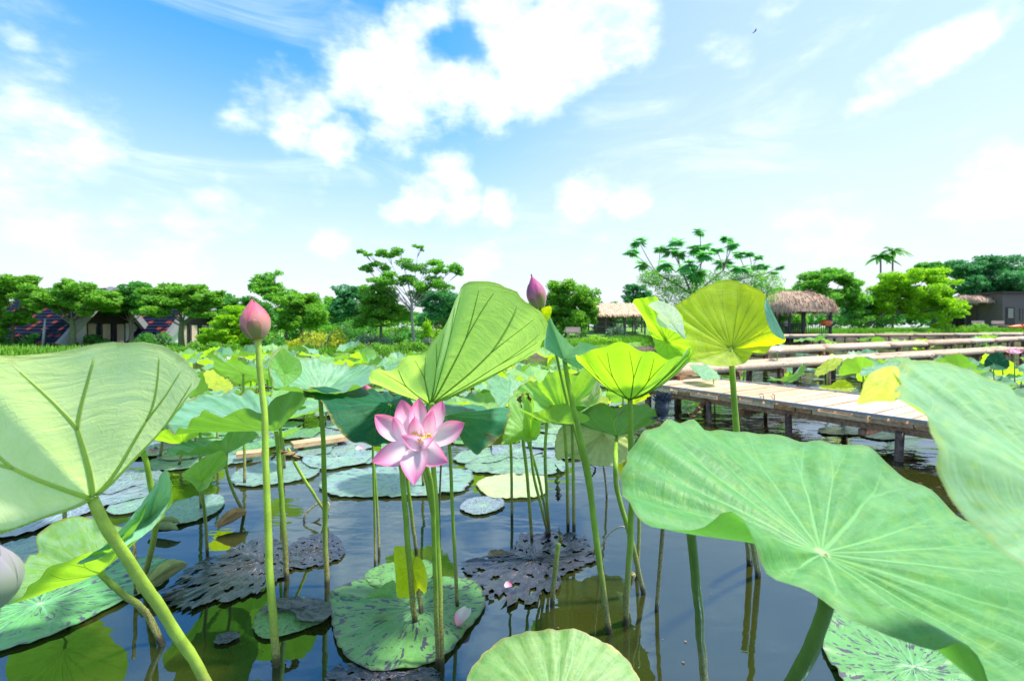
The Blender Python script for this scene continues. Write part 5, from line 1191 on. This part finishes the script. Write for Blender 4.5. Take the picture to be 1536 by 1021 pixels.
for px0, px1, py0, py1, cnt, z0, z1, words in REG:
    got = 0; tries = 0
    while got < cnt and tries < 4000:
        tries += 1
        px = random.uniform(px0, px1); inv = random.uniform(0, 1); py = py0+(py1-py0)*inv
        b = WZ(px, py, 0)
        if py1 > 650 and px > 300 and py > 640: continue
        if py1 > 630 and 560 < px < 700 and py > 600: continue
        dmin = .30 if b.y < 8 else .42
        if b.y > 11: dmin = .5
        if any((b.x-q[0])**2+(b.y-q[1])**2 < dmin**2 for q in placed): continue
        # keep clear of the walkways
        t_ = (b.y-5.72)/(2.78-5.72); bx = 1.42+t_*(3.25-1.42)
        if 2.6 < b.y < 6.8 and bx-.35 < b.x < bx+1.85: continue
        dd = abs((b.x-1.75)*(12.2-5.95)-(b.y-5.95)*(13.5-1.75))/math.hypot(11.75, 6.25)
        if b.x > 1.3 and dd < .55: continue
        placed.append((b.x, b.y)); got += 1
        kd = random.choices(['bowl','flat','tilt','fold','droop'], [3,4,3,1.2,1.5])[0]
        mt = random.choices(['teal','fresh','bright','yellow'], [4,2.6,2.4,.4])[0]
        field_leaf(b.x, b.y, random.uniform(z0, z1)*(1 if b.y > 3.5 else .75), random.uniform(.75, 1.25)*(1.0 if b.y < 10 else 1.1), kd, mt,
                   f'{CN[mt]} {KN[kd]} lotus leaf', f'raised lotus leaves {words}')
# further floating pads
PT = []
for si in range(4):
    rs = random.Random(80+si); rim = [Vector((.3*rs.uniform(.82,1.12)*math.cos(2*pi*i/13), .3*rs.uniform(.82,1.12)*math.sin(2*pi*i/13), .002+max(0, rs.uniform(-.04,.03)))) for i in range(13)]
    V, Fc, uv, n, _ = leafsurf(Vector((0,0,0)), rim, 1, 40, 5, .008, .002, 90+si); V[:, 2] = np.abs(V[:, 2])
    for mt in ('padpale','padsky','pad'):
        o = mk('floating_pad', V, Fc, ML[mt], None, (0,0,0), uv=uv); PT.append((mt, o.data)); bpy.data.objects.remove(o)
pp = []
for px0, px1, py0, py1, cnt, words in [(200,700,556,690,100,'on the water in the left half beyond the flower'),(690,960,560,690,42,'on the water right of the centre behind the crumpled leaf'),(1010,1340,556,590,26,'on the water between the boardwalk and the log walkway'),(1300,1640,548,600,26,'on the water beyond the blurred leaf at the right')]:
    got = tries = 0
    while got < cnt and tries < 3000:
        tries += 1; px = random.uniform(px0, px1); py = random.uniform(py0, py1); b = WZ(px, py, 0)
        if any((b.x-q[0])**2+(b.y-q[1])**2 < .36**2 for q in pp): continue
        pp.append((b.x, b.y)); got += 1
        mt, me = random.choice(PT); o = bpy.data.objects.new('floating_pad', me); COL.objects.link(o)
        o.location = (b.x*K, b.y*K, random.uniform(.006, .014)*K); s = random.uniform(.5, .95); o.scale = (s, s*random.uniform(.8, 1.1), 1); o.rotation_euler = (0, 0, random.uniform(0, 6.28))
        cw = {'padpale':'pale grey-green','padsky':'lavender-grey','pad':'green scarred'}[mt]
        tag(o, f'{cw} floating pad', 'lotus pad', f'lotus pads floating {words}')
# tell the copies apart by what they stand beside, then by their order there
LAND = [(-999,235,'by the huge leaf stalk'),(235,310,'beside the huge left leaf'),(310,380,'left of the tall bud stalk'),(380,460,'behind the tall bud stalk'),(460,560,'near the rolled pale leaf'),(560,690,'behind the pink flower'),
        (690,780,'right of the pink flower'),(780,860,'left of the bowl-shaped leaf'),(860,1000,'behind the bowl-shaped leaf'),(1000,1130,'below the yellow leaf'),(1130,1270,'below the gazebo'),(1270,1420,'below the lime tree'),(1420,9999,'near the right edge')]
ROW = [(0,2.6,'close in'),(2.6,3.6,'midway'),(3.6,5.2,'further out'),(5.2,7.5,'far out'),(7.5,10.5,'farther out'),(10.5,99,'near bank')]
fam = {}
for o in COL.objects:
    if o.parent is None and 'group' in o and (o['group'].startswith('raised lotus leaves') or o['group'].startswith('lotus pads floating')):
        x, y = o.location.x/K, o.location.y/K; px = 768+x/y*F
        w = next(w for a, b, w in LAND if a <= px < b); r = next(w for a, b, w in ROW if a <= y < b)
        fam.setdefault((o['label'], r, w), []).append((px, o))
ORD = {2: ['left one', 'right one'], 3: ['left one', 'middle one', 'right one']}
for (lb, r, w), v in fam.items():
    v.sort(key=lambda q: q[0])
    for i, (px, o) in enumerate(v):
        e = '' if len(v) == 1 else ', '+(ORD[len(v)][i] if len(v) in ORD else ['leftmost','second from left','third from left','fourth from left','fifth from left','sixth from left','seventh from left','eighth from left'][i] if i < len(v)-1 else 'rightmost')
        o['label'] = f'{lb} {r} {w}{e}'
# distant flowers
for i, (px, py, Y, lb) in enumerate([(345,541,9.5,'white lotus bloom far away, left of the tall bud stalk'),(327,537,10.5,'pale cream lotus bloom far away, right of the huge left leaf'),(460,528,12.0,'small pale pink lotus bloom far away above the rolled leaf'),(362,536,10.8,'pale greenish-white lotus bloom far away behind the teal leaf'),(1166,527,7.2,'white bloom standing in the leaves right of the yellow leaf'),(1522,531,6.8,'small lilac bloom at the right edge beyond the walkway')]):
    c = W(px, py, Y); base = Vector((c.x, c.y, 0)); root = thing('lotus_flower', lb, 'lotus flower', base)
    for k in range(11):
        a = 2*pi*k/11; r = .07 if k % 2 else .10; h = .09 if k % 2 else .05
        petal('petal', c, c+Vector((math.cos(a)*r, math.sin(a)*r, h)), .055, M_PETAL if i in (2, 5) else M_WPET, root, base, .5, .1, face=(-math.cos(a), -math.sin(a), .6), ns=5, nw=3)
    mb = MB(); mb.tube([c, base+Vector((0,0,-.05))], .008, 6); mb.build('stalk', M_STEM, root, base, smooth=True)

# ------------------------------------------------------------ buildings
def frame(px, py, Y): return W(px, py, Y)
def aframe(label, px, Y, rz, wd, ln, ht, basez, windows=True):
    g = Vector(((px-768)/F*Y, Y, basez)); root = thing('tiled_house', label, 'house', g)
    ca, sa = math.cos(rz), math.sin(rz)
    ex = Vector((ca, sa, 0)); ey = Vector((-sa, ca, 0)); ez = Vector((0, 0, 1))   # ex across gable, ey along ridge (away)
    def P(a, b, c): return g+ex*a+ey*b+ez*c
    hw = wd/2
    # roof boards under tiles
    for sg in (-1, 1):
        e = P(sg*(hw+.15), 0, .12); r = P(0, 0, ht); sl = (r-e); slen = sl.length; su = sl/slen; nn = su.cross(ey)*(-sg); nn.normalize()
        if nn.z < 0: nn = -nn
        mb = MB(); mb.add([e, e+ey*ln, r+ey*ln, r, e-nn*.06, e+ey*ln-nn*.06, r+ey*ln-nn*.06, r-nn*.06], [(0,1,2,3),(7,6,5,4),(0,4,5,1),(3,2,6,7),(0,3,7,4),(1,5,6,2)])
        roof = mb.build('roof', M_DARK, root, g)
        tb = MB(); rows = int(slen/.16); cols = int(ln/.26)
        for i in range(rows):
            for j in range(cols):
                c0 = e+su*(i*slen/rows)+ey*((j+.5*(i % 2))*ln/cols)+nn*.012
                u = su*(slen/rows)*1.12; v = ey*(ln/cols)*.97; up = nn*.035
                if (j+.5*(i % 2)+1)*ln/cols > ln+.05: continue
                red = 1 if (j+i//2) % 4 == 0 and i % 2 == 0 or random.random() < .07 else 0
                tb.add([c0+up, c0+v+up, c0+v+u+up*.25, c0+u+up*.25, c0, c0+v], [(0,1,2,3),(4,5,1,0)], red)
        o = tb.build('roof_tiles', [M_TILEN, M_TILER], root, g); o['kind'] = 'stuff'
        # barge board on the gable edge
        mb = MB(); mb.add([e-ey*.25+nn*.10, r-ey*.25+nn*.10, r-ey*.25-nn*.12, e-ey*.25-nn*.12, e+nn*.10, r+nn*.10, r-nn*.12, e-nn*.12], [(0,1,2,3),(7,6,5,4),(0,4,5,1),(3,2,6,7),(1,5,6,2),(0,3,7,4)])
        mb.build('barge_board', M_GBEAM, root, g)
    # gable wall
    mb = MB(); y0 = .30
    mb.add([P(-hw+.1, y0, 0), P(hw-.1, y0, 0), P(0, y0, ht-.15), P(-hw+.1, y0+.1, 0), P(hw-.1, y0+.1, 0), P(0, y0+.1, ht-.15)], [(0,1,2),(5,4,3),(0,3,4,1),(1,4,5,2),(2,5,3,0)]); mb.build('wall', M_DARK, root, g)
    for k, (x0, x1, mt) in enumerate([(-.62,-.36,M_WHITE),(.36,.62,M_WHITE)]):
        mb = MB(); c = P((x0+x1)/2*hw*1.2, y0-.03, ht*.2); mb.box(c, ((x1-x0)*hw*1.2, .03, ht*.40), rz); mb.build('wall_panel', mt, root, g)
    wn = MB(); wn.box(P(0, y0-.02, ht*.2), (hw*.84, .03, ht*.40), rz); w = wn.build('window', M_GLASS, root, g)
    for k in range(3):
        c = MB(); c.box(P((-.36+.36*k)*hw*.9, y0-.045, ht*.2), (hw*.17, .012, ht*.37), rz); c.build('curtain', M_CURT, w, g)
    for k in range(4):
        c = MB(); c.box(P((-.42+.28*k)*hw, y0-.06, ht*.2), (.035, .02, ht*.40), rz); c.build('frame', M_DARK, w, g)
    mb = MB(); mb.box(P(0, ln*.5+.2, ht*.06), (wd*.9, ln-.5, ht*.12), rz); mb.build('plinth', M_DARK, root, g)
aframe('left steep-roofed house with blue-black and red tiles and curtained windows', 166, 18.0, 1.22, 3.0, 6.0, 2.3, .22)
aframe('second steep-roofed tiled house half hidden behind the broad flat-topped tree', 298, 19.5, 1.22, 2.8, 4.4, 2.2, .22)
def pole():
    g = ground(64, 16.2); root = thing('metal_pole', 'thin pale metal pole in front of the left tiled roof', 'pole', g)
    mb = MB(); mb.tube([g, W(68, 478, 16.2)], [.045,.03], 8); mb.build('shaft', M_METAL, root, g, smooth=True)
    mb = MB(); mb.box(g+Vector((0,0,.04)), (.18,.18,.08)); mb.build('foot', M_METAL, root, g)
pole()
def thatch_roof(root, org, c, rx, ry, h, zb, ridge=0.0, n=1500, sag=.15, shag=.22):
    """hipped thatch: rings from ridge to eave, with straw fringe"""
    mb = MB(); segs = 40; rings = 10; V = []
    for i in range(rings+1):
        s = i/rings; k = math.sin(s*pi/2)**.9; zz = zb+h*(1-s)**.85+h*.05*math.sin(s*pi)
        for j in range(segs):
            a = 2*pi*j/segs; cx = math.copysign(abs(math.cos(a))**.7, math.cos(a)); cy = math.copysign(abs(math.sin(a))**.7, math.sin(a))
            jit = 1+random.uniform(-.02, .02)
            V.append(Vector((c.x+(ridge*math.copysign(min(1,abs(cx)*2),cx)+(rx-ridge)*k*cx)*jit if s > 0 else c.x+ridge*cx, c.y+ry*k*cy*jit, zz+random.uniform(-.02,.02)*h)))
    Fc = []
    for i in range(rings):
        for j in range(segs): Fc.append((i*segs+j, i*segs+(j+1) % segs, (i+1)*segs+(j+1) % segs, (i+1)*segs+j)[::-1])
    Fc.append(tuple(range(segs)))
    mb.add(V, [f[::-1] for f in Fc]); roof = mb.build('thatch_roof', M_THATCH, root, org, smooth=True)
    # straw strands
    P = []; b = 0; VV = []; FF = []
    for q in range(n):
        i = random.choice(range(2, rings+1)); j = random.random()*segs; j0 = int(j) % segs; f = j-int(j)
        p = V[i*segs+j0].lerp(V[i*segs+(j0+1) % segs], f); up = V[(i-1)*segs+j0].lerp(V[(i-1)*segs+(j0+1) % segs], f)
        d = (p-up).normalized()+Vector((random.uniform(-.25,.25), random.uniform(-.25,.25), -.35+random.uniform(-.2,.25))); d.normalize()
        L = shag*random.uniform(.6, 1.5); s = d.cross(Vector((random.uniform(-1,1), random.uniform(-1,1), .3))).normalized()*shag*.07
        p0 = p-d*L*.5+Vector((0,0,.03)); p1 = p+d*L*.6
        VV += [p0-s, p0+s, p1]; FF.append((b, b+1, b+2)); b += 3
    o = mk('straw', VV, FF, M_THATCH2, roof, org, smooth=False); o['kind'] = 'stuff'
def gazebo():
    Y = 30; fl = W(1208, 503, Y); u = Y/F; c = Vector((fl.x, Y+1.6, fl.z)); org = (c.x, c.y, 0)
    root = thing('thatched_gazebo', 'thatched gazebo on posts over the water with a black railing', 'gazebo', org)
    hx = 46*u*.98; hy = 1.5
    mb = MB(); mb.box(Vector((c.x, c.y, fl.z-.1)), (hx*2+.3, hy*2+.2, .18)); mb.build('floor', M_GREY, root, org)
    for x_ in np.linspace(-hx, hx, 5):
        for y_ in (-hy, hy):
            mb = MB(); mb.tube([Vector((c.x+x_, c.y+y_, fl.z-.15)), Vector((c.x+x_, c.y+y_, -.6))], .08, 7); mb.build('stilt', M_DARK, root, org)
    for x_ in (-hx*.92, -hx*.45, 0, hx*.92):
        for y_ in (-hy*.9, hy*.9):
            mb = MB(); mb.box(Vector((c.x+x_, c.y+y_, fl.z+22*u)), (.13, .13, 44*u)); mb.build('post', M_IRON, root, org)
    for sx, sy in ((0, -1), (0, 1)):
        for zz in (.15, .78):
            mb = MB(); mb.box(Vector((c.x, c.y+sy*hy*.92, fl.z+zz)), (hx*1.86, .05, .05)); mb.build('rail', M_IRON, root, org)
        for x_ in np.linspace(-hx*.9, hx*.9, 26):
            mb = MB(); mb.box(Vector((c.x+x_, c.y+sy*hy*.92, fl.z+.46)), (.03, .03, .66)); mb.build('baluster', M_IRON, root, org)
    zb = W(1208, 468, Y).z
    thatch_roof(root, org, c, 54*u, 2.3, 34*u, zb, 14*u, 2600, shag=.42)
    # orange bag on the rail
    p = Vector((c.x+hx*.72, c.y-hy*1.02, fl.z+.80)); e = thing('orange_float', 'orange float hanging on the gazebo railing', 'float', p)
    V, Fc = tubemesh([p+Vector((-.42,0,0)), p+Vector((-.3,0,.02)), p+Vector((.3,0,.02)), p+Vector((.42,0,0))], [.03,.2,.22,.2,.03], 10, n=14); mk('body', V, Fc, M_ORANGE, e, p)
    mb = MB(); mb.tube([p+Vector((.42,0,0)), p+Vector((.5,0,.16)), p+Vector((.36,0,.24))], .03, 5); mb.build('handle', M_METAL, e, p)
    for q, (x_, mt, lb) in enumerate([(-.05, M_WHITE, 'person in a white shirt standing under the gazebo roof')]):
        b = Vector((c.x+x_*hx, c.y+.3, fl.z)); e = thing('person', lb, 'person', b)
        person(e, b, 1.45/K)
def person(e, b, h):
    me = bpy.data.meshes.new('body'); s = h*K/1.75
    J = {'pel':(0,0,.95),'chest':(0,0,1.30),'neck':(0,0,1.48),'head':(0,-.01,1.60),'top':(0,0,1.70),'sl':(.17,0,1.42),'el':(.24,.02,1.15),'hl':(.22,-.06,.92),'sr':(-.17,0,1.42),'er':(-.24,.02,1.15),'hr':(-.20,-.10,.95),
         'kl':(.10,-.01,.50),'al':(.11,.02,.09),'tl':(.12,-.10,.04),'kr':(-.10,0,.50),'ar':(-.11,.02,.09),'tr':(-.12,-.10,.04)}
    R = {'pel':.14,'chest':.15,'neck':.055,'head':.095,'top':.07,'sl':.06,'el':.045,'hl':.035,'sr':.06,'er':.045,'hr':.035,'kl':.06,'al':.04,'tl':.035,'kr':.06,'ar':.04,'tr':.035}
    ks = list(J); ed = [('pel','chest'),('chest','neck'),('neck','head'),('head','top'),('chest','sl'),('sl','el'),('el','hl'),('chest','sr'),('sr','er'),('er','hr'),('pel','kl'),('kl','al'),('al','tl'),('pel','kr'),('kr','ar'),('ar','tr')]
    me.from_pydata([tuple(x*s for x in J[k]) for k in ks], [(ks.index(a), ks.index(c)) for a, c in ed], [])
    o = bpy.data.objects.new('body', me); COL.objects.link(o); o.parent = e
    md = o.modifiers.new('skin', 'SKIN'); sv = me.skin_vertices[0].data if me.skin_vertices else None
    if sv is None: me.skin_vertices.new() if hasattr(me.skin_vertices, 'new') else None; sv = me.skin_vertices[0].data if me.skin_vertices else None
    if sv:
        for i, k in enumerate(ks): sv[i].radius = (R[k]*s, R[k]*s*.8)
        sv[0].use_root = True
    sb = o.modifiers.new('sub', 'SUBSURF'); sb.levels = 1; sb.render_levels = 1
    m, t = newmat('person_clothes'); z = t.node('ShaderNodeSeparateXYZ', {0: t.node('ShaderNodeTexCoord').outputs['Object']}).outputs[2]
    c = t.mix(t.mr(z, .92*s, .94*s, 0, 1), (.05,.05,.08), (.75,.75,.75)); c = t.mix(t.mr(z, 1.46*s, 1.48*s), c, (.45,.28,.2)); c = t.mix(t.mr(z, 1.64*s, 1.66*s), c, (.02,.015,.01))
    finish(m, t, pbsdf(t, Base_Color=c, Roughness=.8)); me.materials.append(m)
gazebo()
def shed():
    Y = 24; u = Y/F; fl = W(938, 497, Y); c = Vector((fl.x, Y+1.2, fl.z)); org = (c.x, c.y, fl.z-.1); hx = 44*u; hy = 1.2
    root = thing('thatched_shed', 'long open thatched shed on thin posts behind the bowl-shaped leaf', 'shed', org)
    for x_ in np.linspace(-hx, hx, 7):
        for y_ in (-hy, hy):
            mb = MB(); mb.tube([Vector((c.x+x_, c.y+y_, fl.z-.15)), Vector((c.x+x_, c.y+y_, fl.z+27*u))], .045, 6); mb.build('post', M_GREY, root, org, smooth=True)
    for y_ in (-hy, hy):
        for zz in (.25, .5):
            mb = MB(); mb.tube([Vector((c.x-hx, c.y+y_, fl.z+zz)), Vector((c.x+hx, c.y+y_, fl.z+zz))], .03, 5); mb.build('rail', M_GREY, root, org)
    zb = fl.z+25*u
    # gabled thatch: left gable frame visible
    mb = MB(); rz_ = fl.z+44*u
    ridge0 = Vector((c.x-hx*1.0, c.y, rz_)); ridge1 = Vector((c.x+hx*1.15, c.y, rz_))
    e0 = [Vector((c.x-hx*1.12, c.y-hy*1.4, zb)), Vector((c.x+hx*1.25, c.y-hy*1.4, zb)), Vector((c.x+hx*1.25, c.y+hy*1.4, zb)), Vector((c.x-hx*1.12, c.y+hy*1.4, zb))]
    th = Vector((0,0,-.14))
    mb.add([e0[0], e0[1], ridge1, ridge0, e0[0]+th, e0[1]+th, ridge1+th, ridge0+th], [(0,1,2,3),(7,6,5,4),(0,4,5,1),(0,3,7,4),(1,5,6,2)])
    mb.add([e0[3], e0[2], ridge1, ridge0, e0[3]+th, e0[2]+th, ridge1+th, ridge0+th], [(3,2,1,0),(4,5,6,7),(1,5,4,0),(4,7,3,0),(2,6,5,1)])
    roof = mb.build('thatch_roof', M_THATCH, root, org)
    VV = []; FF = []; b = 0
    for q in range(3600):
        s = random.random(); t_ = random.random()**.7; sd = random.choice((0, 0, 3))
        A = e0[0].lerp(e0[1], s) if sd == 0 else e0[3].lerp(e0[2], s); R_ = ridge0.lerp(ridge1, s); p = R_.lerp(A, t_)
        d = (A-R_).normalized()+Vector((random.uniform(-.2,.2), 0, random.uniform(-.25,.15))); d.normalize(); L = .32*random.uniform(.6,1.4)
        sv = Vector((1,0,0))*.025; p0 = p+Vector((0,0,.04)); VV += [p0-sv, p0+sv, p0+d*L+Vector((0,0,-.03))]; FF.append((b,b+1,b+2)); b += 3
    o = mk('straw', VV, FF, M_THATCH2, roof, org, smooth=False); o['kind'] = 'stuff'
    mb = MB()
    mb.tube([e0[0]+Vector((-.05,0,0)), ridge0+Vector((-.05,0,0)), ], .05, 5); mb.tube([ridge0+Vector((-.05,0,0)), e0[3]+Vector((-.05,0,0))], .05, 5); mb.build('gable_pole', M_GREY, root, org)
    mb = MB(); mb.box(Vector((c.x-hx*.6, c.y+.4, fl.z+.35)), (.9, .1, .75)); mb.build('door', M_GREY, root, org)
shed()
def shelter():
    Y = 46; u = Y/F; fl = W(1478, 494, Y); c = Vector((fl.x, Y+1.5, fl.z)); org = (c.x, c.y, fl.z)
    root = thing('thatched_shelter', 'small thatched shelter left of the dark building at the right edge', 'shelter', org)
    for x_ in (-1.5, -.3, .9, 1.7):
        for y_ in (-1, 1):
            mb = MB(); mb.box(Vector((c.x+x_, c.y+y_, fl.z+1.2)), (.14,.14,2.6)); mb.build('post', M_DARK, root, org)
    mb = MB(); mb.box(Vector((c.x, c.y+1.1, fl.z+1.2)), (3.4,.08,2.3)); mb.build('wall', M_DARK, root, org)
    thatch_roof(root, org, c, 28*u, 1.9, 12*u, W(1478, 454, Y).z, 10*u, 1400, shag=.4)
    # benches in front
    for q, (px, lb) in enumerate([(1470,'pale bench in front of the small thatched shelter'),(1500,'pale bench in front of the dark building')]):
        g = W(px, 494.5, 43.5); e = thing('bench', lb, 'bench', g)
        for nm, dz, dy, sz in (('seat',.42,0,(1.2,.4,.07)),('backrest',.72,.2,(1.2,.06,.3))):
            mb = MB(); mb.box(g+Vector((0,dy,dz)), sz); mb.build(nm, M_STONE, e, g)
        for x_ in (-.45,.45): mb = MB(); mb.box(g+Vector((x_,0,.2)), (.1,.35,.4)); mb.build('leg', M_STONE, e, g)
shelter()
def darkhouse():
    Y = 45; u = Y/F; g = W(1530, 494, Y); org = g; root = thing('flat_roofed_building', 'dark brown flat-roofed building at the right edge', 'building', g)
    x0 = W(1504, 494, Y).x; x1 = x0+6.5; zt = W(1504, 440, Y).z; z0 = g.z-.2; cx = (x0+x1)/2
    mb = MB(); mb.box(Vector((cx, Y+2, (z0+zt)/2)), (x1-x0, 4, zt-z0)); mb.build('wall', M_PLASTER, root, org)
    mb = MB(); mb.box(Vector((cx, Y+2, zt+.09)), (x1-x0+.5, 4.6, .18)); mb.build('roof', M_DARK, root, org)
    mb = MB(); mb.box(Vector((W(1515, 480, Y).x, Y-.02, z0+1.35)), (.85,.06,2.1)); d = mb.build('door', M_IRON, root, org)
    mb = MB(); mb.box(Vector((W(1515, 480, Y).x, Y-.06, z0+1.8)), (.5,.03,.95)); mb.build('pane', simple('door_glass',(.25,.25,.2),.2,.1,4), d, org)
    mb = MB(); mb.box(Vector((W(1534, 480, Y).x, Y-.02, z0+1.7)), (.6,.06,1.2)); w = mb.build('window', M_GLASS, root, org)
    mb = MB(); mb.box(Vector((W(1534, 480, Y).x, Y-.06, z0+1.7)), (.06,.04,1.2)); mb.build('frame', M_GREY, w, org)
    p = W(1532, 491, 42.5); p.z = W(1532, 491, 42.5).z; e = thing('kayak', 'orange kayak lying on the grass at the right edge', 'kayak', p)
    V, Fc = tubemesh([p+Vector((-1.3,0,.12)), p+Vector((-.6,0,0)), p+Vector((.8,0,0)), p+Vector((1.9,0,.2))], [.03,.24,.30,.28,.04], 10, n=16); mk('hull', V, Fc, M_ORANGE, e, p)
    mb = MB(); V, Fc = lathe([(.32,.0),(.34,.04),(.24,.05),(.22,.0)], 14, tuple(p+Vector((.2,0,.26)))); mb.add(V, Fc); mb.build('cockpit', M_RED, e, p)
darkhouse()
for px, py, Y, lb in ((860,506,20,'pinkish stone bench on the grass left of the thatched shed'),(380,527,14.8,'small pinkish bench behind the tall bud stalk')):
    g = W(px, py, Y); g.z = max(g.z, ground(px, Y).z); e = thing('bench', lb, 'bench', g); s = Y/20
    mb = MB(); mb.box(g+Vector((0,0,.22*s)), (.66*s,.26*s,.05)); mb.build('seat', M_STONE, e, g)
    mb = MB(); mb.box(g+Vector((0,.12*s,.36*s)), (.66*s,.04,.20*s)); mb.build('backrest', M_STONE, e, g)
    for x_ in (-.24*s,.24*s): mb = MB(); mb.box(g+Vector((x_,0,.1*s)), (.05,.2*s,.2*s)); mb.build('leg', M_STONE, e, g)
def bird():
    c = W(1132, 48, 30); e = thing('bird', 'tiny dark bird flying high in the sky at the upper right', 'bird', c)
    V, Fc = tubemesh([c+Vector((-.13,0,-.08)), c, c+Vector((.13,0,.09))], [.008,.035,.01], 6, n=8); mk('body', V, Fc, M_DARK, e, c)
    for s in (-1, 1): mk('wing', [c+Vector((-.04,0,0)), c+Vector((.05,0,.03)), c+Vector((.02,.26*s,.05)), c+Vector((-.04,.2*s,.06)), c+Vector((0,.1*s,.03))], [(0,1,4),(1,2,4),(2,3,4),(3,0,4)], M_DARK, e, c, smooth=False)
bird()
